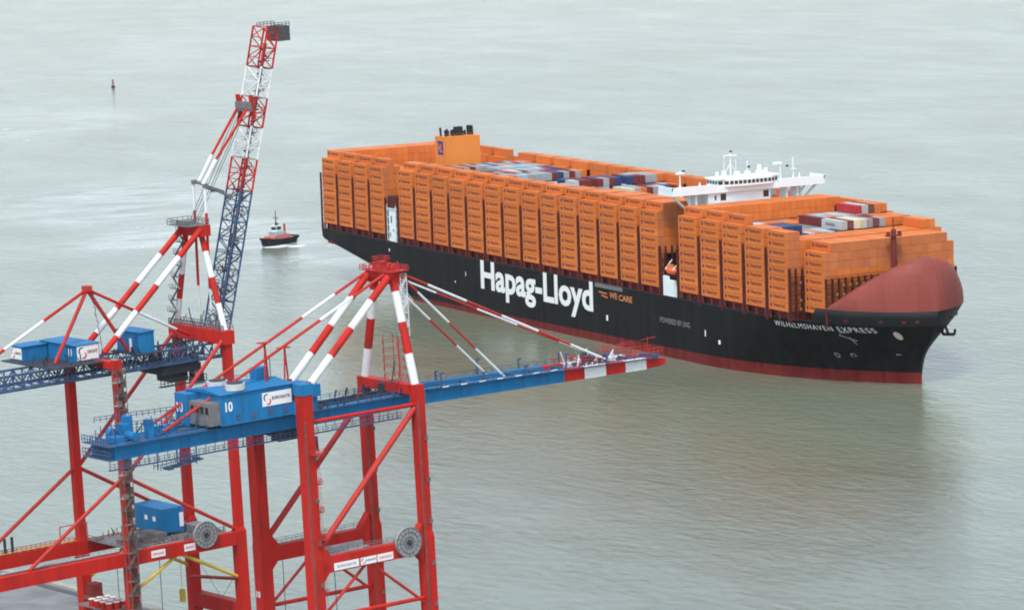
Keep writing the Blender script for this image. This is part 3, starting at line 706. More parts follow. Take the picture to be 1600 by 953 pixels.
# ================================================================== CRANES
def rail(m, p, q, h=1.1, step=2.5, r=.045, mi=0):
    p = Vector(p); q = Vector(q); L = (q-p).length; n = max(1, int(L/step)); u = Vector((0,0,h))
    m.beam(p+u, q+u, 2*r, 2*r, mi); m.beam(p+u*.5, q+u*.5, 2*r, 2*r, mi)
    for k in range(n+1):
        c = p.lerp(q, k/n); m.beam(c, c+u, 2*r, 2*r, mi)
    return m
def rails(m, P, **k):
    for a, b in zip(P, P[1:]): rail(m, a, b, **k)
    return m
def reel(par, x, y, z, R):
    o = MB().tube((x, y-.55, z), (x, y+.25, z), R, n=36).build('cable_reel', GALV, par)
    m = MB()
    for rr_ in (R, R*.72, R*.4):
        n = 32
        for k in range(n):
            a = 2*math.pi*k/n; b = 2*math.pi*(k+1)/n
            m.beam((x+rr_*math.cos(a), y-.6, z+rr_*math.sin(a)), (x+rr_*math.cos(b), y-.6, z+rr_*math.sin(b)), .22, .16)
    for k in range(16):
        a = 2*math.pi*k/16; m.beam((x+.5*math.cos(a), y-.6, z+.5*math.sin(a)), (x+R*math.cos(a), y-.6, z+R*math.sin(a)), .1, .14)
    m.build('reel_spokes', STEEL, o)
    MB().tube((x, y-.9, z), (x, y-.5, z), .6, n=16).build('reel_hub', STEELD, o)
    m = MB().tube((x, y+.2, z), (x, y+1.4, z), .7, n=12).box((x-2.4, y+.6, z-1.6), (x-1.0, y+1.8, z+.6)); m.build('reel_drive', STEEL, o)
def lattice(m, a0, a1, b0, b1, n, r=.12, mi=0, mid=True):
    """zigzag between chord a0-a1 and chord b0-b1"""
    a0, a1, b0, b1 = map(Vector, (a0, a1, b0, b1))
    for k in range(n):
        p = a0.lerp(a1, k/n); q = b0.lerp(b1, k/n); p2 = a0.lerp(a1, (k+1)/n); q2 = b0.lerp(b1, (k+1)/n)
        m.beam(p, q, 2*r, 2*r, mi)
        if k % 2: m.beam(p, q2, 2*r, 2*r, mi)
        else: m.beam(q, p2, 2*r, 2*r, mi)
    m.beam(a1, b1, 2*r, 2*r, mi)
    return m
def sign(par, o, ex, ez, w_, h_, txt=True, col=None):
    """white company board: swoosh mark and name"""
    o = Vector(o); ex = Vector(ex); ez = Vector(ez); n = ex.cross(ez).normalized()
    a = [o, o+ex*w_, o+ex*w_+ez*h_, o+ez*h_]; b = [p+n*.08 for p in a]
    s = MB().add(a+b, [(4,5,6,7),(0,1,5,4),(1,2,6,5),(2,3,7,6),(3,0,4,7)]).build('sign_board', SIGNW, par)
    if txt:
        m = MB(); q = o+n*.1
        def arc(cx, cz, R, t0, t1, wd, mi):
            N = 10
            for k in range(N):
                A = math.radians(t0+(t1-t0)*k/N); B = math.radians(t0+(t1-t0)*(k+1)/N); v = []
                wk = wd*math.sin(math.pi*(k+.5)/N)**.5
                for tt in (A, B):
                    for rr_ in (R-wk*.5, R+wk*.5): v.append(q+ex*(cx+rr_*math.cos(tt))+ez*(cz+rr_*math.sin(tt)))
                m.add(v, [(0,1,3,2)], mi)
        u = h_
        arc(.40*u, .62*u, .24*u, 60, 250, .11*u, 0); arc(.48*u, .34*u, .22*u, -130, 60, .13*u, 1)
        text_on(m, 'EUROGATE', q+ex*.84*u+ez*.42*u, ex, ez, w_-.84*u-.06*w_, .24*u, 0, bold=.03, off=.01)
        m.build('sign_lettering', [SIGNK, SIGNR], s)
    elif col:
        m = MB(); text_on(m, 'EUROGATE', o+n*.1+ex*w_*.12+ez*h_*.34, ex, ez, w_*.76, h_*.32, 0, bold=.02, off=.01); m.build('sign_lettering', col, s)
def letters(par, txt, o, ex, ez, w_, h_, mt):
    m = MB(); text_on(m, txt, o, ex, ez, w_, h_, bold=.03, off=.05); m.build('lettering', mt, par)
def bogies(par, x, y):
    b = MB().box((x-1.1, y-6.5, 1.2), (x+1.1, y+6.5, 2.4)); b.box((x-1.4, y-3.2, 2.4), (x+1.4, y+3.2, 3.6)); o = b.build('bogie', RED, par)
    for k in range(8):
        yy = y-6+k*1.7; MB().tube((x-.3, yy, .62), (x+.3, yy, .62), .48, n=14).build('wheel', STEELD, o)
    return o
def stairs(par, x, y, z0, z1, w_=2.2, d_=1.6, mt=None, dz=3.2, n=None):
    """zigzag stair tower"""
    m = MB(); z = z0; s = 1; mt = mt or GALV
    for xx in (x-w_/2, x+w_/2):
        for yy in (y-d_/2, y+d_/2): m.beam((xx, yy, z0), (xx, yy, z1), .14, .14)
    while z < z1-.5:
        zt = min(z+dz, z1); m.box((x-w_/2, y-d_/2, z), (x+w_/2, y+d_/2, z+.07))
        a = (x-s*w_/2, y-d_*.25*s, z); b = (x+s*w_/2, y-d_*.25*s, zt); m.beam(a, b, .75, .12)
        rail(m, Vector(a)+Vector((0,-.3,0)), Vector(b)+Vector((0,-.3,0)), step=1.6, r=.035); z = zt; s = -s
        rail(m, (x-w_/2, y-d_/2, z), (x+w_/2, y-d_/2, z), step=1.1, r=.035)
    return m.build('stair_tower', mt, par)

TANK = mat('tank_off_white', (.52, .53, .50), .5, var=.15, scale=.8)
def crane_ten():
    c = empty('ship_to_shore_crane', QO, (0, 0, QAZ), label='red and blue quay crane number 10 with its boom lowered over the water', cat='crane', group='container cranes on the quay')
    S = 20.37; XL = -30.7; far, near = S, 0.0
    # legs
    for (x, y, top, wx, wy) in ((0, near, 69.6, 2.2, 2.5), (0, far, 69.6, 2.2, 2.5), (XL, near, 71.7, 2.7, 2.9), (XL, far, 69.0, 2.8, 3.1)):
        m = MB(); m.box((x-wx/2, y-wy/2, 36.5), (x+wx/2, y+wy/2, top))
        wx2, wy2 = (wx+.6, wy+.4) if x == 0 else (wx+.15, wy+.2)
        m.box((x-wx2/2, y-wy2/2, 3.6), (x+wx2/2, y+wy2/2, 35.0))
        a = [(x+i*wx2/2, y+j*wy2/2, 35.0) for i, j in ((-1,-1),(1,-1),(1,1),(-1,1))]+[(x+i*wx/2, y+j*wy/2, 36.5) for i, j in ((-1,-1),(1,-1),(1,1),(-1,1))]
        m.add(a, [(0,1,5,4),(1,2,6,5),(2,3,7,6),(3,0,4,7)])
        for z in (44, 52, 60): m.box((x-wx/2-.05, y-wy/2-.05, z), (x+wx/2+.05, y+wy/2+.05, z+.2))
        m.build('leg', RED, c)
    bogies(c, 0, near); bogies(c, 0, far); bogies(c, XL, near); bogies(c, XL, far)
    for y in (near, far):
        # portal beams with haunches
        m = MB(); m.box((XL+1.7, y-1.1, 31.4), (-1.5, y+1.1, 34.9))
        for xx, s in ((XL+1.6, 1), (-1.5, -1)):
            m.add([(xx, y-1.05, 34.9), (xx+s*2.6, y-1.05, 34.9), (xx, y-1.05, 38.2), (xx, y+1.05, 34.9), (xx+s*2.6, y+1.05, 34.9), (xx, y+1.05, 38.2)], [(0,1,2),(3,5,4),(0,3,4,1),(1,4,5,2),(2,5,3,0)])
            m.add([(xx, y-1.05, 31.4), (xx+s*1.8, y-1.05, 31.4), (xx, y-1.05, 29.4), (xx, y+1.05, 31.4), (xx+s*1.8, y+1.05, 31.4), (xx, y+1.05, 29.4)], [(0,2,1),(3,4,5),(0,1,4,3),(1,2,5,4),(2,0,3,5)])
        m.build('portal_beam', RED, c)
        m = MB(); rails(m, [(XL+2, y-1.0, 35), (-9.5, y-1.0, 35)]); rails(m, [(XL+2, y+1.0, 35), (-2, y+1.0, 35)]); m.build('railing', STEEL, c)
        MB().tube((XL+1.4, y, 36.6), (-1.0, y, 64.4), .68, n=12).build('brace', RED2, c)
        MB().tube((XL+1.5, y, 21.4), (-1.6, y, 21.1), .48, n=8).build('tie', RED, c)
        MB().tube((-16.2, y, 32.0), (XL+1.5, y, 21.6), .36, n=8).build('brace', RED2, c)
        MB().tube((-16.2, y, 32.0), (-1.5, y, 20.2), .36, n=8).build('brace', RED2, c)
        MB().tube((XL+1.2, y, 65.4), (-1.1, y, 65.2), .42, n=10).build('tie', RED, c)
        MB().beam((XL+4.3, y-1.5, 31.4), (XL+4.3, y-1.5, 2), .12, .12).build('cable', STEELD, c)
    m = MB().box((-27.5, 1.2, 34.95), (-14.5, 3.6, 35.1)); m.box((-27.0, 3.2, 35.1), (-15, 3.6, 36.3)); m.build('walkway', GALV, c)
    # sills
    for x in (0, XL): MB().box((x-1.2, 1.9, 5.0), (x+1.2, S-1.9, 8.2)).build('sill_beam', RED, c)
    # crossbeams on top
    MB().box((-1.3, 1.4, 67.3), (1.3, S-1.4, 69.5)).build('cross_beam', RED, c)
    MB().box((XL-1.3, 1.6, 67.2), (XL+1.3, S-1.7, 69.6)).build('cross_beam', CBLUE, c)
    m = MB().box((-26.2, 4.6, 69.9), (-22.9, 15.4, 72.6)); m.box((-25.6, 5.2, 66.9), (-23.5, 6.8, 69.9)).box((-25.6, 13.2, 66.9), (-23.5, 14.8, 69.9)); m.build('cross_beam', CBLUE, c)
    MB().box((XL-1.6, -1.65, 71.7), (XL+1.6, 1.65, 74.2)).build('leg_cap', CBLUE, c)
    # girders
    for y in (5.2, 13.2): MB().box((-76.6, y, 63.6), (5.2, y+1.5, 66.9)).build('girder', CBLUE, c)
    for k in range(12): MB().box((-76.2+k*6.9, 6.7, 65.4), (-75.6+k*6.9, 13.2, 66.4)).build('girder_tie', CBLUE, c)
    MB().box((-76.5, 6.72, 63.7), (-76.1, 13.18, 66.7)).build('end_stop', CBLUED, c)
    m = MB(); rails(m, [(-78.4,4.4,66.9),(-78.4,15.4,66.9)], step=1.1, r=.07, h=1.6); rails(m, [(-78.4,4.4,63.9),(-78.4,15.4,63.9)], step=1.1, r=.07, h=1.8); m.box((-78.5,4.3,63.7),(-76.6,15.4,63.85)).box((-78.5,4.3,66.7),(-76.6,15.4,66.85)); m.build('tail_frame', CBLUED, c)
    m = MB().box((-76, 6.8, 66.4), (-52, 13.1, 66.7)); m.box((-29, 6.8, 66.4), (-2, 8.4, 66.6)); m.box((-76.5, 4.0, 66.7), (4, 5.1, 66.9)); m.build('girder_deck', CBLUED, c)
    m = MB(); rails(m, [(-76.5, 4.1, 66.9), (4.2, 4.1, 66.9)], r=.05); rails(m, [(-76.5, 14.9, 66.9), (4.2, 14.9, 66.9)], r=.05); m.build('railing', CBLUED, c)
    # boom: blue part, then red and white bands
    def bz(x): return 63.8-(x-6)*.021
    cuts = [5.8, 46, 52, 58.4, 64.3, 70.6, 76.4]; mats = [CBLUE, RED, CWHITE, RED, CWHITE, RED]
    for (y) in (5.2, 13.2):
        bm = MB()
        for k in range(6):
            xa, xb = cuts[k], cuts[k+1]; da = 3.3-.010*(xa-6); db = 3.3-.010*(xb-6)
            if k == 5: db = 1.6
            za, zb = bz(xa), bz(xb); za2 = za+da; zb2 = zb+db
            if k == 5: zb += .5; zb2 = zb+1.5
            bm.add([(xa,y,za),(xb,y,zb),(xb,y+1.4,zb),(xa,y+1.4,za),(xa,y,za2),(xb,y,zb2),(xb,y+1.4,zb2),(xa,y+1.4,za2)],
                   [(0,3,2,1),(4,5,6,7),(0,1,5,4),(1,2,6,5),(2,3,7,6),(3,0,4,7)], k)
        bm.build('boom_girder', mats, c)
    m = MB()
    for k in range(11):
        x = 8+k*6.7; z = bz(x)+1.9; m.box((x, 6.6, z), (x+.6, 13.2, z+.9))
        if k < 10: m.beam((x+.3, 6.6, z+.5), (x+6.9, 13.2, z+.4), .25, .25)
    m.build('boom_ties', CBLUED, c)
    m = MB()
    for y in (4.2, 14.9):
        P = [(6, y, bz(6)+3.3), (30, y, bz(30)+3.05), (74, y, bz(74)+2.7)]; rails(m, P, r=.05)
    m.build('railing', CBLUED, c)
    m = MB()
    for y in (4.1, 14.6): m.add([(6,y,bz(6)+3.2),(74,y,bz(74)+2.5),(74,y+1.1,bz(74)+2.5),(6,y+1.1,bz(6)+3.2)], [(0,1,2,3),(3,2,1,0)])
    m.build('walkway', CBLUED, c)
    m = MB()
    for k in range(9):
        x = 10+k*6.0; z = bz(x)+3.0; y = 14.7 if k % 2 else 4.3; m.beam((x, y, z), (x, y, z+(3.6 if k % 3 == 0 else 2.2)), .28, .28); m.cbox((x+.3, y, z+(3.6 if k % 3 == 0 else 2.2)), (.9, .5, .35))
    m.build('floodlight_posts', CBLUED, c)
    m = MB()
    for k in range(7): m.cbox((11+k*5.2, 4.05, bz(11+k*5.2)+3.35), (1.7, .12, .22))
    m.build('edge_glints', CWHITE, c)  # painted white dashes imitating lamp and edge reflections along the boom
    # boom tip machinery
    m = MB()
    for x0_, x1_ in ((50, 57), (64, 75)):
        for y in (4.4, 9, 14.8): rails(m, [(x0_, y, 66.0), (x1_, y, 65.6)], step=1.3, h=1.6, r=.06)
    for x in (60.5, 66, 73.5): m.beam((x, 8, 65), (x, 8, 69.5), .14, .14); m.beam((x-2, 8, 69), (x+2.5, 8, 69.2), .12, .12)
    m.build('tip_railing', RED2, c)
    m = MB()
    for k in range(16):
        x = 49+rnd.random()*14; y = 5+rnd.random()*9; m.beam((x, y, 65.4), (x+rnd.uniform(-2, 2), y, 66+rnd.random()*2.6), .22, .22)
    m.build('sheave_frame', CWHITE, c)
    m = MB().tube((59,6.2,66.4),(59,7.4,66.4),1.1,n=16).tube((59,12.8,66.4),(59,14,66.4),1.1,n=16).box((56.6,8,65.2),(58.6,12,67)); m.build('boom_sheave', STEELD, c)
    # portal apex frame
    for (y0, y1) in ((.6, 7.2), (S-.6, 13.2)):
        MB().stripes((0, y0, 69.5), (0, y1, 94.6), .95, (.27, .55, .82), [1, 0, 1, 0], 14).build('apex_leg', [RED, CWHITE], c)
    for y, xe, ze in ((6.0, -24.6, 72.6), (14.0, -24.2, 72.4)):
        MB().stripes((-1.1, y, 94.2), (xe, y, ze), .86, (.25, .5, .75), [0, 1, 0, 1], 14).build('back_leg', [RED, CWHITE], c)
        MB().cbox((xe-.2, y, ze+.2), (1.2, 1.3, 1.0)).build('pin_joint', RED, c)
    m = MB().box((-1.7, 5.8, 93.0), (1.5, 14.6, 94.5)); m.box((-1.2, 5.6, 91.8), (1.0, 7.9, 93.0)).box((-1.2, 12.4, 91.8), (1.0, 14.8, 93.0)); m.beam((0, 6.5, 94), (3.2, 6.5, 93), 1.0, 1.3).beam((0, 13.8, 94), (3.2, 13.8, 93), 1.0, 1.3)
    m.build('apex_head', RED, c)
    m = MB().box((-2.4, 4.6, 94.6), (3.0, 16.0, 94.75)); P = [(-2.4,4.6,94.7),(3.0,4.6,94.7),(3.0,16,94.7),(-2.4,16,94.7),(-2.4,4.6,94.7)]; rails(m, P, step=1.2, r=.06)
    for k in range(16): a_ = (rnd.uniform(-2,2.6), rnd.uniform(5,15), 94.7); m.beam(a_, (a_[0]+rnd.uniform(-.8,.8), a_[1]+rnd.uniform(-1,1), 95.2+rnd.random()*1.5), .2, .2)
    m.box((-1.1,9.8,94.7),(1.0,11.8,96.6)); P = [(-1.4,9.4,96.6),(1.4,9.4,96.6),(1.4,12.4,96.6),(-1.4,12.4,96.6),(-1.4,9.4,96.6)]; rails(m, P, step=1.0, r=.06)
    for y in (6.4, 8.2, 13.6): m.tube((.6, y, 95.5), (.6, y+.6, 95.5), .8, n=14)
    m.build('apex_platform', RED2, c)
    # stays
    for y in (7.0, 14.0):
        MB().stripes((-2.0, y, 94.2), (-63.0, y, 67.6), .36, (.15, .30), [0, 1, 0], 8).build('back_stay', [RED2, CWHITE], c)
    for y, xe in ((6.4, 60.0), (14.0, 62.4)):
        MB().stripes((2.6, y, 93.6), (xe, y, 66.0), .30 if y < 10 else .24, (.115, .30, .47, .65, .81) if y < 10 else (.045, .24, .43, .62, .82), [0, 1, 0, 1, 0, 1], 8).build('outer_stay', [RED2, CWHITE], c)
    for y, xe in ((6.4, 29.6), (13.8, 29.8)):
        MB().stripes((2.2, y, 93.2), (xe, y, 66.4), .28, (.15, .45, .71), [0, 1, 0, 1], 8).build('inner_stay', [RED2, CWHITE], c)
    for x, zt in ((-30.2, 81.4), (-35.4, 83.2)):
        m = MB().beam((x, 7, zt), (x-1.0, 6.2, 74.4), .28, .28).beam((x, 7, zt), (x+1.0, 7.8, 74.4), .28, .28).box((x-1.6,6.2,zt),(x+1.2,8,zt+.2)); m.build('stay_support', RED2, c)
    # machinery house
    h = MB().box((-50.6, 2.6, 67.3), (-31.9, 16.2, 74.2)).build('machinery_house', CBLUE, c)
    MB().add([(-51.0,2.2,74.2),(-31.6,2.2,74.2),(-31.6,16.6,74.2),(-51,16.6,74.2),(-51,9.4,75.1),(-31.6,9.4,75.1)], [(0,1,5,4),(4,5,2,3),(0,4,3),(1,2,5),(0,3,2,1)]).build('roof', CBLUE, h)
    sign(h, (-39.9, 2.55, 70.1), (1,0,0), (0,0,1), 7.7, 3.0)
    letters(h, '10', (-49.6, 2.55, 70.3), (1,0,0), (0,0,1), 1.9, 2.2, TXTW)
    a = MB().box((-53.4, 3.2, 67.6), (-50.6, 11.2, 72.6)).build('annex', STEEL, c); MB().box((-53.6, 11.3, 66.9), (-50.7, 16.4, 74.0)).build('annex_wall', CBLUE, c)
    letters(c, '10', (-53.65, 15.6, 69.8), (0,-1,0), (0,0,1), 2.4, 2.2, TXTW)
    m = MB()
    for k in range(4): m.box((-53.46, 3.5+k*1.9, 70.2), (-53.4, 4.7+k*1.9, 71.8))
    m.build('window', GLASS, a)
    for (x, y) in ((-45.2, 4.9), (-45.6, 11.2)):
        t_ = MB().tube((x, y, 74.5), (x, y, 75.9), 2.25, n=24).build('roof_tank', TANK, h); MB().tube((x, y, 75.9), (x, y, 76.05), 1.9, n=20).build('tank_lid', STEELD, t_)
    b_ = MB().box((-37.0, 8.6, 74.6), (-33.8, 11.2, 77.6)).build('roof_box', CBLUE, h); MB().beam((-33.4, 8.4, 74.6), (-33.4, 8.4, 79.6), .16, .16).build('mast', STEEL, h)
    m = MB(); P = [(-51,2.4,74.3),(-31.8,2.4,74.3),(-31.8,16.4,74.6)]; rails(m, [(-50.8,16.3,74.3),(-31.8,16.3,74.3)], r=.04); m.build('roof_railing', CBLUED, h)
    m = MB()
    for x in (-47, -43, -38.5, -34.5): m.box((x, 2.53, 68.1), (x+1.3, 2.6, 69.4))
    m.build('vent', CBLUED, h)
    # tail machinery
    m = MB(); m.box((-75.5, 6.5, 66.9), (-73, 10, 68.2)).box((-71.6, 9, 66.9), (-69.6, 12, 70.2)).box((-67.6, 5.6, 66.9), (-66.2, 7.4, 71.0)).box((-64, 7, 66.9), (-61, 9.4, 68.0)).box((-60, 10, 66.9), (-57.6, 13.4, 68.0)).box((-70, 10.5, 66.9), (-68.4, 12.5, 71.6)).tube((-65,6,68.2),(-65,9,68.2),1.1,n=14).tube((-72.4,12,68.0),(-72.4,13.6,68.0),1.2,n=14)
    m.tube((-71, 5.2, 67.9), (-71, 8.6, 67.9), 1.0, n=14); m.build('rope_drive', CBLUE, c)
    m = MB()
    for x in np.arange(-76, -54, 1.3): m.beam((x, 4.8+rnd.random()*8, 66.9), (x+rnd.uniform(-1.2,1.2), 4.8+rnd.random()*8, 68.3+rnd.random()*3.0), .18, .18); m.beam((x, 13.6, 66.9), (x, 13.6, 69+rnd.random()*1.4), .14, .14)
    rails(m, [(-72, 5.2, 70.2), (-57, 5.2, 69.4)], h=1.2, step=1.5, r=.06); rails(m, [(-76, 13.8, 70.8), (-56, 13.8, 70.2)], h=1.2, step=1.5, r=.06)
    m.build('tail_frame', CBLUED, c)
    # underslung walkway with hangers
    m = MB(); m.box((-78.5, 4.6, 61.6), (-1.4, 5.3, 61.8)); rails(m, [(-78.5, 4.6, 61.8), (-1.4, 4.6, 61.8)], h=1.2, step=1.25, r=.05)
    for k in range(32): x = -78+k*2.45; m.beam((x, 5.3, 61.7), (x, 5.3, 63.7), .12, .12)
    m.build('hanging_walkway', CBLUED, c)
    # trolley and cabins
    t_ = MB().box((-34.5, 5.8, 62.2), (-26.0, 14.2, 63.4)).box((-33.5, 6.6, 60.9), (-27.5, 9.4, 62.2)).build('trolley', STEELD, c)
    cb = MB().box((-26.2, 6.4, 57.4), (-23.2, 9.0, 60.6)).build('operator_cab', CBLUED, c); MB().box((-26.25, 6.5, 58.2), (-26.2, 8.9, 59.8)).box((-26.1, 6.35, 58.2), (-23.3, 6.4, 59.8)).build('window', GLASS, cb)
    m = MB().beam((-25.5, 7, 60.6), (-27.5, 7, 62.3), .3, .3).beam((-24, 8.6, 60.6), (-26.5, 8.6, 62.3), .3, .3); m.build('cab_hanger', STEELD, cb)
    m = MB()
    for k in range(5): m.box((-64+k*1.9, 4.2, 59.6+.25*k), (-62.6+k*1.9, 6.6, 60.0+.25*k))
    rails(m, [(-66, 4.2, 59.8), (-56, 4.2, 60.4)], step=1.1, r=.06, h=1.3); rails(m, [(-66, 7.0, 59.8), (-56, 7.0, 60.4)], step=1.1, r=.06, h=1.3)
    for x in (-66, -61, -56): m.beam((x, 5.4, 59.8), (x, 5.4, 63.6), .18, .18)
    m.build('maintenance_platform', CBLUED, c)
    m = MB().box((-30.9, -2.9, 58.4), (-28.2, -1.7, 58.6)); rails(m, [(-31.9,-3.0,58.6),(-28.2,-3.0,58.6)], r=.05); m.build('leg_platform', RED2, c)
    m = MB()
    for k in range(60):
        x = rnd.uniform(-56, 3); y = rnd.choice((4.4, 5.0, 7.4, 12.4, 15.0)); m.beam((x, y, 66.9), (x+rnd.uniform(-.6,.6), y+rnd.uniform(-.5,.5), 67.6+rnd.random()*1.2), .16+rnd.random()*.3, .16)
    for k in range(26): x = rnd.uniform(-30, -1); m.cbox((x, rnd.uniform(7.2, 12.6), 66.9), (rnd.uniform(.4, 1.8), rnd.uniform(.4, 1.2), rnd.uniform(.4, 1.2)))
    for y in (7.2, 12.8): m.beam((-56, y, 67.0), (2, y, 67.0), .25, .25)
    m.build('girder_fittings', STEELD, c, kind='stuff')
    m = MB()
    for x, y, wx, wy in ((0,0,1.6,1.6),(XL,0,1.7,1.8),(0,S,1.6,1.6)):
        m.beam((x-wx+.3, y-wy-.02, 4), (x-wx+.3, y-wy-.02, 66), .12, .12); m.beam((x-wx+.7, y-wy-.02, 4), (x-wx+.7, y-wy-.02, 66), .08, .08)
        for k in range(6): m.cbox((x+wx-.9, y-wy+.12, 10+k*9.5), (.7, .5, .9))
    m.build('leg_cables', WEATH, c, kind='stuff')
    # reel, boards, marks, ladders
    reel(c, -6.3, -1.75, 34.9, 3.35)
    sign(c, (-26.2, -1.16, 31.7), (1,0,0), (0,0,1), 6.7, 1.65, txt=False, col=TXTG); sign(c, (-19.0, -1.16, 31.7), (1,0,0), (0,0,1), 4.3, 1.65); sign(c, (-14.4, -1.16, 31.7), (1,0,0), (0,0,1), 4.3, 1.65, txt=False, col=SIGNR)
    letters(c, '10.90', (XL-1.2, -1.62, 21.6), (1,0,0), (0,0,1), 3.4, 1.4, TXTW)
    letters(c, '10', (XL-1.85, far+.6, 23.8), (0,-1,0), (0,0,1), 1.6, 1.5, TXTW)
    m = MB()
    for k in range(9):
        z = 8+k*6.2; m.box((XL+1.5, -1.4, z), (XL+2.7, .6, z+.1)); rails(m, [(XL+1.6,-1.4,z+.1),(XL+2.7,-1.4,z+.1),(XL+2.7,.6,z+.1)], step=1, r=.04)
        m.beam((XL+1.9,-1.3,z),(XL+2.3,-.2,z+6.2),.06,.06); m.beam((XL+2.4,-1.3,z),(XL+2.8,-.2,z+6.2),.06,.06)
    m.build('ladder', RED2, c)
    s_ = MB()
    for k in range(5):
        z = 69.6+k*1.9; P = [(.5,6.6+k*.2,z),(3.4,6.6+k*.2,z),(3.4,13,z),(.5,13,z)]; rails(s_, P, step=1.6, r=.05)
    for x, y in ((.6,6.8),(3.3,6.8),(3.3,12.8),(.6,12.8),(1.9,9)): s_.beam((x,y,69.5),(x,y,79.6),.12,.12)
    s_.build('stair_cage', RED2, c)
    stairs(c, 1.9, 6.0, 79.8, 93.2, 1.7, 1.3, CWHITE, 2.6)
    m = MB().box((-3.4, 9.2, 66.9), (-2.2, 10.4, 69.4)).beam((-3.5,4.8,69.5),(-2.2,4.8,74.8),.2,.2); rails(m, [(-6,5,69.4),(-1.4,5,69.4)], step=1, r=.06); m.build('hinge_machinery', STEELD, c)
    return c

def crane_eleven():
    O = QO + EY*76.5
    c = empty('ship_to_shore_crane', O, (0, 0, QAZ), label='red quay crane number 11 with its lattice boom raised high beside a tugboat', cat='crane', group='container cranes on the quay')
    S = 21.6; XL = -31.0
    for (x, y, top, wx, wy) in ((0, 0, 75.2, 1.9, 2.0), (0, S, 75.2, 1.9, 2.1), (XL, 0, 72.4, 1.9, 2.0), (XL, S, 72.0, 2.0, 2.0)):
        m = MB(); m.box((x-wx/2, y-wy/2, 27.6), (x+wx/2, y+wy/2, top)); wx2, wy2 = wx+.6, wy+.7
        m.box((x-wx2/2, y-wy2/2, 3.6), (x+wx2/2, y+wy2/2, 26.6))
        a = [(x+i*wx2/2, y+j*wy2/2, 26.6) for i, j in ((-1,-1),(1,-1),(1,1),(-1,1))]+[(x+i*wx/2, y+j*wy/2, 27.6) for i, j in ((-1,-1),(1,-1),(1,1),(-1,1))]
        m.add(a, [(0,1,5,4),(1,2,6,5),(2,3,7,6),(3,0,4,7)])
        for z in (34, 44.3, 56, 66): m.box((x-wx/2-.06, y-wy/2-.06, z), (x+wx/2+.06, y+wy/2+.06, z+.2))
        m.build('leg', RED, c)
    for x in (0, XL):
        for y in (0, S): bogies(c, x, y)
    for y in (0, S):
        m = MB(); m.box((-84, y-1.0, 23.4), (XL-1.3, y+1.0, 26.6)); m.box((XL+1.3, y-1.0, 23.4), (-1.3, y+1.0, 26.6)); m.build('portal_beam', RED, c)
        MB().tube((XL+.8, y, 44.6), (-.8, y, 73.2), .5, n=10).build('brace', RED2, c)
        MB().tube((XL+.8, y, 44.2), (-1.0, y, 27.2), .46, n=10).build('brace', RED2, c)
        MB().tube((XL-.8, y, 44.2), (-58.5, y, 26.8), .46, n=10).build('brace', RED2, c)
        MB().tube((-18.2, y, 23.4), (XL+1.2, y, 17.2), .42, n=8).build('brace', YEL, c)
        MB().tube((-16.4, y, 23.4), (-1.3, y, 15.6), .42, n=8).build('brace', YEL, c)
    MB().tube((-14.5, 0, 17.9), (-1.2, 0, 15.0), .42, n=8).build('tie', DECKRED, c)
    MB().box((-1.2, 1.4, 5.4), (1.2, S-1.4, 9.0)).build('sill_beam', RED, c); MB().box((XL-1.0, 1.4, 10.6), (XL+1.0, S-1.4, 12.4)).build('sill_beam', DECKRED, c)
    m = MB(); rails(m, [(XL-1.1, 1.4, 12.4), (XL-1.1, S-1.4, 12.4)], step=1.4, r=.06); m.build('railing', STEEL, c)
    MB().box((-1.5, -1.4, 71.9), (1.5, S+1.4, 75.1)).build('cross_beam', RED, c)
    MB().box((XL-1.0, 1.0, 70.2), (XL+1.0, S-1.0, 71.9)).build('cross_beam', RED, c)
    m = MB()
    for y in (-1.2, S+1.2): rails(m, [(-1.3, min(y, 1), 75.2), (-1.3, max(y, 1), 75.2)], r=.06)
    rails(m, [(-1.4, -1.2, 75.2), (-1.4, S+1.2, 75.2)], step=1.2, r=.07, h=1.3); rails(m, [(1.4, -1.2, 75.2), (1.4, S+1.2, 75.2)], step=1.2, r=.07, h=1.3)
    for k in range(10): m.beam((rnd.uniform(-1.3,1.3), 2+k*2, 75.2), (rnd.uniform(-1.3,1.3), 2+k*2+rnd.uniform(-1,1), 77+rnd.random()*2.5), .22, .22)
    m.build('railing', STEEL, c)
    # twin lattice girders
    for y in (6.4, 14.6):
        m = MB(); x0, x1 = -84.0, 2.4
        m.beam((x0, y, 68.1), (x1, y, 68.1), .6, .7).beam((x0, y, 71.5), (x1, y, 71.5), .5, .5)
        n = 36; lattice(m, (x0, y, 68.3), (x1, y, 68.3), (x0, y, 71.4), (x1, y, 71.4), n, .13)
        m.build('lattice_girder', CBLUED, c)
    m = MB()
    for k in range(30): x = -83+k*2.9; m.beam((x, 6.4, 68.2), (x, 14.6, 68.2), .2, .25); m.beam((x, 6.4, 71.4), (x+2.9, 14.6, 71.4), .16, .16)
    m.box((-84, 4.6, 68.3), (2, 5.8, 68.45)); rails(m, [(-84, 4.6, 68.4), (2, 4.6, 68.4)], step=1.6, r=.05); rails(m, [(-84, 16, 68.4), (2, 16, 68.4)], step=1.6, r=.05)
    m.build('girder_bracing', CBLUED, c)
    # houses on the girder
    def house(a, b, nm='machinery_house'):
        h = MB().box(a, b).build(nm, CBLUE, c)
        MB().box((a[0]-.3, a[1]-.3, b[2]), (b[0]+.3, b[1]+.3, b[2]+.18)).build('roof', CBLUE, h); return h
    h = house((-36.9, 8.0, 71.9), (-30.6, 24.0, 75.7)); sign(h, (-36.7, 7.95, 72.2), (1,0,0), (0,0,1), 5.9, 3.4)
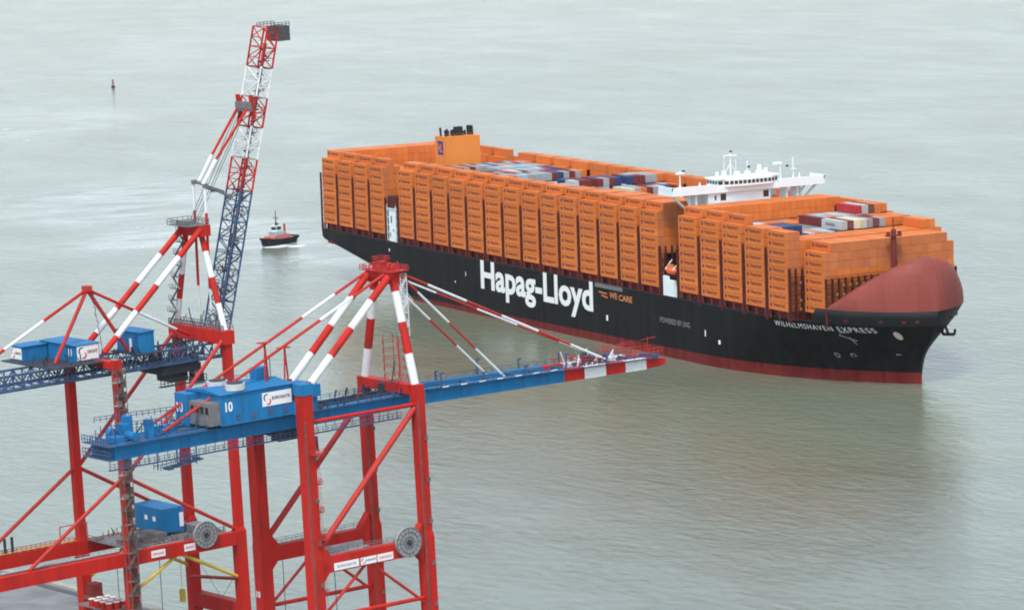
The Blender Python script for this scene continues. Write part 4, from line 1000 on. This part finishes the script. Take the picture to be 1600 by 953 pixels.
    letters(h, '11', (-36.95, 11.4, 73.2), (0,-1,0), (0,0,1), 1.6, 1.7, TXTW)
    h2 = house((-44.0, 20.6, 71.9), (-37.2, 26.2, 75.3), 'electrical_house'); sign(h2, (-44.05, 25.9, 72.3), (0,-1,0), (0,0,1), 5.0, 2.7)
    h3 = house((-20.7, 6.0, 71.9), (-16.4, 15.8, 76.8), 'electrical_house'); MB().box((-20.76, 9.2, 72.1), (-20.7, 10.2, 75.2)).build('door', CWHITE, h3)
    m = MB().box((-46, 4, 71.6), (-28, 27.5, 71.88)).box((-22, 4.6, 71.6), (-15, 17, 71.88)); m.build('house_deck', STEELD, c)
    # rear mast frame with its stays
    A = (-30.9, 11, 88.2)
    for f in ((-41.0, 11, 71.9), (-20.6, 11, 71.9)): MB().tube(A, f, .46, n=10).build('rear_mast_leg', RED2, c)
    MB().cbox((-30.9, 11, 88.4), (1.6, 2.2, 1.3)).build('rear_mast_head', RED2, c)
    MB().stripes(A, (-65.5, 11, 71.8), .40, (.36, .68), [0, 1, 0], 8).build('back_stay', [RED, CWHITE], c)
    MB().stripes(A, (-3.0, 11, 73.4), .36, (.46, .86), [0, 1, 0], 8).build('rear_stay', [RED, CWHITE], c)
    m = MB(); lattice(m, (-28.2, 10, 71.9), (-29.8, 10, 87), (-26.9, 12, 71.9), (-29.4, 12, 87), 9, .07); m.build('ladder', STEEL, c)
    # apex frame
    for (y0, y1) in ((.3, 8.2), (S-.3, 14.4)):
        MB().stripes((0, y0, 75.1), (0, y1, 98.6), .72, (.27, .53, .79), [1, 0, 1, 0], 12).build('apex_leg', [RED, CWHITE], c)
    for y in (6.4, 14.2):
        MB().stripes((-1.0, y, 99.2), (-31.2, y-1.5 if y < 10 else y, 73.6), .72, (.23, .46, .67, .87), [0, 1, 0, 1, 0], 12).build('back_leg', [RED, CWHITE], c)
    MB().box((-1.6, 5.8, 97.4), (1.4, 15.6, 100.0)).box((-1.8, 4.6, 72.3), (-.2, 5.6, 74)).build('apex_head', RED, c)
    m = MB().box((-4.6, 6.4, 100.0), (1.4, 15.4, 100.15)); P = [(-4.6,6.4,100.1),(1.4,6.4,100.1),(1.4,15.4,100.1),(-4.6,15.4,100.1),(-4.6,6.4,100.1)]; rails(m, P, step=1.3, r=.06, h=1.4); m.box((-3.8,9,100.1),(-1,13,101.2)); m.build('apex_platform', STEEL, c)
    # raised lattice boom
    sl_ = .279; zb0, zt0 = 73.4, 145.0
    def bp(z, side, y): # side -1 inner chord, +1 outer chord
        return Vector((4.9+(z-74.9)*sl_+side*1.55, y, z-side*.43))
    zc = [zb0, 106.6, 114.2, 121.6, 128.6, 135.6, zt0]; mts = [CBLUED, RED, CWHITE, RED, CWHITE, RED]; mi_ = [0,1,2,1,2,1]
    for y in (7.9, 14.1):
        m = MB()
        for k in range(6):
            a, b = zc[k], zc[k+1]; q = mi_[k]
            for sd in (-1, 1): m.beam(bp(a, sd, y), bp(b, sd, y), .34, .34, q)
            n = max(3, int((b-a)/2.3)); lattice(m, bp(a, -1, y), bp(b, -1, y), bp(a, 1, y), bp(b, 1, y), n, .095, q)
        m.build('boom_truss', [CBLUED, RED, CWHITE], c)
    m = MB()
    for k in range(6):
        a, b = zc[k], zc[k+1]; q = mi_[k]; n = max(2, int((b-a)/3.6))
        lattice(m, bp(a, 1, 7.9), bp(b, 1, 7.9), bp(a, 1, 14.1), bp(b, 1, 14.1), n, .12, q)
        lattice(m, bp(a, -1, 7.9), bp(b, -1, 7.9), bp(a, -1, 14.1), bp(b, -1, 14.1), n, .10, q)
    m.build('boom_bracing', [CBLUED, RED, CWHITE], c)
    m = MB()
    for y in (10.2, 11.0): m.beam(bp(76, 0, y)+Vector((.3,0,0)), bp(141, 0, y)+Vector((.3,0,0)), .3, .3)
    for k in range(46):
        z = 78+k*1.4; p = bp(z, 0, 10.6); m.cbox((p.x+.3, p.y+rnd.uniform(-1,1), p.z), (.5+rnd.random()*.6, .7+rnd.random()*.6, .35))
    for z in (83, 94, 104, 112, 120, 130, 137): p = bp(z, 0, 9.6); m.box((p.x-.9, p.y-1, z), (p.x+.9, p.y+1.4, z+.15)); rails(m, [(p.x-.9,p.y-1,z),(p.x+.9,p.y-1,z)], step=.9, r=.05)
    m.build('boom_walkway', STEELD, c)
    m = MB(); p = bp(145, 1, 11); m.box((p.x-.4, 7.4, 141.6), (p.x+2.9, 12.6, 145.2)); m.build('boom_tip_cage', mat('cage_mesh', (.085,.075,.075), .7, var=.35, scale=1.5), c)
    m = MB(); rails(m, [(p.x-2.4, 7.4, 145.2), (p.x+2.9, 7.4, 145.2)], step=1, r=.06, h=.9); rails(m, [(p.x-2.4, 13.6, 145.2), (p.x+2.7, 13.6, 145.2)], step=1, r=.06, h=.9); m.build('railing', STEELD, c)
    # folded forestays
    for y, P in ((8.4, ((15.8, 126.2), (5.9, 115.0), (1.8, 109.4))), (13.6, ((17.4, 127.4), (8.2, 115.6), (4.2, 109.8)))):
        m = MB(); m.tube((P[0][0], y, P[0][1]), (P[1][0], y, P[1][1]), .34, 0); m.tube((P[1][0], y, P[1][1]), (P[2][0], y, P[2][1]), .44, 1); m.build('forestay', [RED, CWHITE], c)
    for y, x in ((6.9, 1.2), (14.4, 2.8)):
        m = MB(); m.tube((x, y, 109.2), (x, y, 102.8), .34, 1); m.tube((x, y, 102.8), (x-.4, y, 84.6), .34, 0); m.tube((x-.4, y, 84.6), (x-.4, y, 79.5), .22, 1); m.build('forestay', [RED, CWHITE], c)
    m = MB()
    for p, q in (((1.5,7,109.4),(9.5,8.5,105.6)),((3.2,14,109.6),(11,13.5,106.4)),((1.5,7,109.4),(3.6,14.4,109.6)),((5,8,107.6),(6,14,108))): m.beam(p, q, .4, .5)
    for p in ((1.4,6.9,109.3),(3,14.2,109.6),(6,10.6,107.6),(9.3,8.8,105.8)): m.cbox(p, (1.1,.9,1.0))
    m.cbox((17.0, 11, 126.6), (1.6, 6.4, 2.2)); m.build('stay_linkage', STEEL, c)
    MB().beam((17.4, 8.2, 123.5), (16.9, 8.2, 129.4), .6, 1.2).beam((17.4, 13.8, 123.5), (16.9, 13.8, 129.4), .6, 1.2).build('stay_bracket', RED, c)
    m = MB()
    for y in (9, 10, 11.5, 12.6): m.beam((-.4, y, 100), (16.6, y, 127), .10, .10)
    m.build('hoist_rope', STEELD, c)
    # trolley parked at the hinge
    t_ = MB().box((-15, 5.6, 65.8), (-4, 15.4, 67.6)).box((-12, 7, 63.6), (-7, 13, 65.8)).build('trolley', STEELD, c)
    cb = MB().box((-5.6, 6.0, 62.4), (-3.0, 8.6, 65.6)).build('operator_cab', GALV, c); MB().box((-5.66, 6.2, 63.2), (-5.6, 8.4, 64.8)).box((-5.4, 5.94, 63.2), (-3.2, 6.0, 64.8)).build('window', GLASS, cb)
    m = MB(); rails(m, [(-16, 5.0, 63.2), (-3, 5.0, 63.2)], step=1.0, r=.07, h=1.5); m.box((-16, 5.0, 63.0), (-3, 6.2, 63.2))
    for k in range(14): x = rnd.uniform(-15,-3); y = rnd.uniform(5.4,15); m.beam((x,y,66),(x+rnd.uniform(-1.5,1.5),y,71+rnd.random()*2),.25,.25)
    m.build('trolley_frame', STEELD, c)
    m = MB()
    for k in range(90):
        x = rnd.uniform(-46, 1); y = rnd.choice((5.2, 6.4, 9, 12, 14.6, 15.6)); z = rnd.choice((68.5, 71.7, 71.7)); m.beam((x, y, z), (x+rnd.uniform(-1,1), y+rnd.uniform(-.6,.6), z+.6+rnd.random()*1.8), .14+rnd.random()*.25, .16)
    for k in range(30): m.cbox((rnd.uniform(-30, -1), rnd.uniform(5.5, 15.5), 68.8), (rnd.uniform(.5, 2), rnd.uniform(.5, 1.4), rnd.uniform(.4, 1.1)))
    m.build('girder_fittings', STEELD, c, kind='stuff')
    m = MB()
    for k in range(70):
        z = 74+rnd.random()*33; q = bp(z, rnd.uniform(-.8, .8), rnd.uniform(8.2, 13.8)); m.beam(q, q+Vector((rnd.uniform(-.5,.5), rnd.uniform(-1.5,1.5), rnd.uniform(.4,2.2))), .14, .14, rnd.choice((0,0,1,2)))
    m.build('boom_fittings', [STEELD, RED2, CBLUE], c, kind='stuff')
    m = MB()
    for k in range(60):
        x = rnd.uniform(-30, -3); y = rnd.choice((1.6, 2.4, 19.5)); m.beam((x, y, 26.8), (x+rnd.uniform(-.8,.8), y, 27.4+rnd.random()*1.4), .16, .16)
    for k in range(22): m.cbox((rnd.uniform(-29, -19), rnd.uniform(3, 19), 27.2), (rnd.uniform(.6, 2.2), rnd.uniform(.6, 2), rnd.uniform(.5, 1.6)))
    m.build('portal_fittings', WEATH, c, kind='stuff')
    # portal level: reel, boards, electrical house, walkways
    reel(c, -10.8, -1.7, 27.6, 3.15)
    sign(c, (-25.7, -1.06, 24.3), (1,0,0), (0,0,1), 3.9, 1.7, txt=False, col=SIGNR); sign(c, (-16.4, -1.06, 24.3), (1,0,0), (0,0,1), 3.1, 1.7, txt=False, col=SIGNR)
    e = MB().box((-16.6, 7.4, 27.6), (-10.6, 20.6, 33.4)).build('electrical_house', CBLUE, c)
    m = MB().box((-16.66, 10.6, 30.2), (-16.6, 11.8, 31.3)).box((-16.66, 14.2, 30.2), (-16.6, 15.4, 31.3)); m.build('window', SIGNW, e)
    MB().box((-17.3, 19.6, 28.0), (-16.6, 20.6, 33.0)).build('ladder', SIGNW, e); MB().box((-11.9, 7.3, 28.6), (-10.8, 7.4, 32.0)).build('door', SIGNW, e)
    m = MB().box((-30, 1.2, 26.65), (-3, 20.4, 26.8)); rails(m, [(-30,1.3,26.8),(-3,1.3,26.8)], r=.06); rails(m, [(-30,1.3,26.8),(-30,20.4,26.8)], r=.06); m.box((-20,5,26.8),(-17.2,12,28.4)).box((-9.8,4,26.8),(-6,9,28.8)).box((-27,6,26.8),(-22,10,28.2)); m.build('portal_deck', STEEL, c)
    m = MB(); m.box((-84, 1.1, 26.0), (-33, 2.5, 26.3)); m.tube((-84, 1.4, 26.9), (-33, 1.4, 26.9), .32, n=8); m.tube((-84, 2.0, 26.6), (-33, 2.0, 26.6), .26, n=8); rails(m, [(-84, 2.5, 26.3), (-33, 2.5, 26.3)], step=1.6, r=.05); m.build('walkway', GALV, c)
    m = MB()
    for z, y in ((26.9, S-.6), (27.0, S+.4)): m.box((-84, y, z), (-32.5, y+.14, z+.14))
    m.build('cable_tray', YEL, c)
    m = MB(); rails(m, [(-84, S+.9, 26.6), (-32.5, S+.9, 26.6)], step=1.3, r=.07, h=1.0); 
    for k in range(26): m.cbox((-83+k*2, S-.1, 26.75), (.5, .9, .25))
    m.build('railing', RED2, c)
    m = MB().beam((-52,S,26.6),(-52,S,30.4),.5,.5).beam((-50,S,26.6),(-50,S,30.6),.5,.5); m.build('lamp_posts', STEELD, c)
    m = MB().beam((-38.5,S-3,26.6),(-38.5,S-3,31.4),.2,.2).beam((-38.5,S-3,31.4),(-31,S-3,31.4),.2,.2).beam((-31,S-3,31.4),(-31,S-3,26.6),.2,.2); m.build('guard_frame', RED2, c)
    # lift shaft and stairs beside the landside leg
    stairs(c, XL-1.1, -2.6, 3.0, 70.0, 2.4, 1.9, WEATH, 3.4)
    m = MB()
    for k in range(22):
        z = 4+k*3.1; m.box((XL-.1, -2.2, z), (XL+.9, -1.15, z+(2.0 if k % 3 else 1.1)))
    m.build('lift_shaft', WEATH, c)
    m = MB()
    for k in range(7): z = 40+k*5.5; m.box((XL-2.9,-3.6,z),(XL-1.6,-1.8,z+.12)); rails(m, [(XL-2.9,-3.6,z),(XL-1.6,-3.6,z)], step=.7, r=.05)
    m.build('landing', GALV, c)
    # stairs zigzag on the apex legs
    m = MB()
    for k in range(8):
        z = 75.3+k*2.9; y = S-.6-(z-75)*.30; m.beam((-1.4, y+1.4*(-1)**k, z), (-1.4, y-1.4*(-1)**k, z+2.9), .5, .12); m.box((-1.9, y-1.2, z+2.8), (-.9, y+1.2, z+2.95)); rails(m, [(-1.9,y-1.2,z+2.9),(-1.9,y+1.2,z+2.9)], step=.9, r=.05)
    m.build('apex_stairs', STEEL, c)
    # platform with white capped red drums between the landside legs
    MB().box((-36.4, 2.6, 12.5), (-30.0, 17, 12.7)).build('lower_platform', STEEL, c)
    for i in range(3):
        for j in range(5):
            if (i, j) in ((0, 4),): continue
            x = -35.2+i*2.1; y = 4.0+j*2.5; dr = MB().tube((x, y, 12.7), (x, y, 14.4), .85, n=12).build('drum', RED, c); MB().tube((x, y, 14.4), (x, y, 14.55), .9, n=12).build('drum_lid', SIGNW, dr)
    MB().box((-34.4, 12.4, 14.6), (-31.6, 15.4, 17.6)).build('control_box', DECKRED, c)
    m = MB()
    for x, y in ((-29.2,4),(-29.2,9),(-22,1.5)): m.beam((x,y,23.4),(x,y,3),.12,.12)
    m.build('cable', STEELD, c)
    b_ = MB().box((-25.6,3,3.6),(-24.2,4.4,9.2)).box((-23.6,2.4,4.2),(-22.2,3.8,10)).build('cable_guide', YEL, c)
    MB().box((-12.2, 8, 10.0), (-11.2, 9.2, 13.0)).beam((-11.7,8.6,13),(-11.7,8.6,23.4),.1,.1).build('hook_block', YEL, c)
    m = MB().beam((-.0,2,16),(0,9,9.2),.08,.08).beam((0,18,16),(0,10,9.2),.08,.08); m.build('wire', STEEL, c)
    return c
crane_ten(); crane_eleven()

# ================================================================== TUG
def tug():
    fw = Vector((-.886, .463, 0)); r_ = Vector((.463, .886, 0))
    hd = (-r_*math.cos(math.radians(52)) - fw*math.sin(math.radians(52))).normalized(); az = math.atan2(hd.y, hd.x)
    t = empty('tugboat', (-118, 6, 0), (0, 0, az), label='small black hulled tugboat with white wheelhouse and red deckhouse near the raised crane boom', cat='tugboat')
    P = [(10,0),(9.2,2.0),(7,3.5),(4,4.3),(0,4.6),(-5,4.5),(-8.6,4.0),(-9.8,2.8),(-10,0)]
    ring = P+[(x,-y) for x, y in reversed(P[1:-1])]; n = len(ring); vs = []
    for z, s in ((-1,.86),(1.0,.97),(2.5,1.03)):
        for x, y in ring: vs.append((x*s, y*s, z+(1.1 if z > 1.5 else 0)*max(0, x/10)**2))
    m = MB(); fs = [(l*n+k, l*n+(k+1)%n, (l+1)*n+(k+1)%n, (l+1)*n+k) for l in (0, 1) for k in range(n)]; fs = [f[::-1] for f in fs]
    TB = mat('tug_black', (.02, .022, .024), .5); TR = mat('tug_red', (.42, .06, .05), .5, var=.1); TP = mat('tug_salmon', (.55, .20, .17), .6, var=.15)
    m.add(vs, fs); m.build('hull', TB, t)
    MB().add([(x*.98, y*.98, 2.1+1.0*max(0, x/10)**2) for x, y in ring], [tuple(range(n-1, -1, -1))]).build('deck', TP, t)
    m = MB()
    for k in range(n): a = ring[k]; b = ring[(k+1) % n]; m.beam((a[0]*1.04,a[1]*1.04,2.3+1.1*max(0,a[0]/10)**2), (b[0]*1.04,b[1]*1.04,2.3+1.1*max(0,b[0]/10)**2), .6, .8)
    m.build('fender', BLACK, t)
    MB().box((-4.6,-3.0,2.1),(5.8,3.0,3.9)).build('deckhouse', TP, t); MB().box((-1.2,-2.0,3.9),(3.6,2.0,5.6)).build('upper_deckhouse', GALV, t)
    w_ = MB().box((-.6,-1.6,5.6),(2.6,1.6,8.0)).box((-.8,-1.8,8.0),(2.8,1.8,8.2)).build('wheelhouse', SHIPWHITE, t)
    m = MB().box((2.6,-1.4,6.4),(2.66,1.4,7.7)).box((-.4,-1.66,6.4),(2.4,-1.6,7.7)).box((-.4,1.6,6.4),(2.4,1.66,7.7)).box((-.66,-1.3,6.4),(-.6,1.3,7.7)); m.build('window', GLASS, w_)
    for y in (-1.9, 1.9): MB().tube((-2.4,y,4.4),(-2.4,y,8.6),.5,n=10).build('funnel', TR, t)
    m = MB().tube((.8,0,8.2),(.8,0,14.8),.28,r2=.14).box((.6,-1.3,11.2),(1.0,1.3,11.5)).tube((.8,0,8.2),(.8,0,9.8),.75,r2=.3); m.build('mast', STEELD, t)
    m = MB().tube((7.2,-1.0,3.0),(7.2,1.0,3.0),.7,n=10); m.build('winch', TR, t); m = MB().tube((-6.2,-1,2.8),(-6.2,1,2.8),.6,n=10).box((-4.9,-2.2,2.1),(-4.5,2.2,4.0)); m.build('tow_gear', TR, t)
    m = MB(); rails(m, [(-3,-2.8,4.4),(-1.7,-2.8,4.4)], step=.7); rails(m, [(-1.5,2.8,4.4),(5,2.8,4.4)], step=1); rails(m, [(-1.5,-2.8,4.4),(5,-2.8,4.4)], step=1); m.build('railing', SHIPWHITE, t)
tug()
b = empty('navigation_buoy', (-936.9, 267.8, -.3), label='small red navigation buoy floating alone in the far water', cat='buoy')
BR = mat('buoy_red', (.30, .05, .06), .6); BD = mat('buoy_dark', (.10, .05, .06), .6)
MB().tube((0,0,-.4),(0,0,.9),1.2,n=16).tube((0,0,1.1),(0,0,1.6),1.5,n=16,r2=.7).build('float_body', BD, b)
m = MB()
for k in range(4):
    a = k*math.pi/2; m.beam((.9*math.cos(a), .9*math.sin(a), 1.3), (.3*math.cos(a), .3*math.sin(a), 4.3), .2, .2)
m.tube((0,0,2.6),(0,0,2.8),.7,n=10); m.build('lattice_tower', BR, b)
MB().tube((0,0,4.3),(0,0,5.2),.5,n=12).build('topmark', BR, b); MB().tube((0,0,5.2),(0,0,5.6),.2,n=8).build('lantern', STEEL, b)
# ================================================================== FOAM

FINE = ('railing','lattice_girder','boom_truss','boom_bracing','girder_bracing','boom_ties','tail_frame','hanging_walkway','maintenance_platform','tip_railing','sheave_frame','stair_cage','stair_tower','lift_shaft','landing','apex_stairs','trolley_frame','hoist_rope','stanchions','edge_glints','floodlight_posts','wing_support','roof_railing','reel_spokes','boom_walkway','stay_linkage','girder_deck','portal_deck','lamp_posts','draught_marks','ladder','wheels','guard_frame','gunwale','navigation_lamp','walkway','vent','bulbous_bow_mark')
for o in COL.objects:
    n = o.name.split('.')[0]
    if n in FINE and o.parent and 'kind' not in o: o['kind'] = 'stuff'
# ================================================================== HAZE
hz = bpy.data.materials.new('haze'); hz.use_nodes = True; ht = hz.node_tree; ht.nodes.clear()
pv = ht.nodes.new('ShaderNodeVolumePrincipled'); pv.inputs['Color'].default_value = (.93, .97, 1, 1); pv.inputs['Density'].default_value = .000012; pv.inputs['Anisotropy'].default_value = .2
ho = ht.nodes.new('ShaderNodeOutputMaterial'); ht.links.new(pv.outputs[0], ho.inputs['Volume'])
MB().box((-30500, -6500, -14), (3500, 30500, 230)).build('haze', hz, kind='stuff')
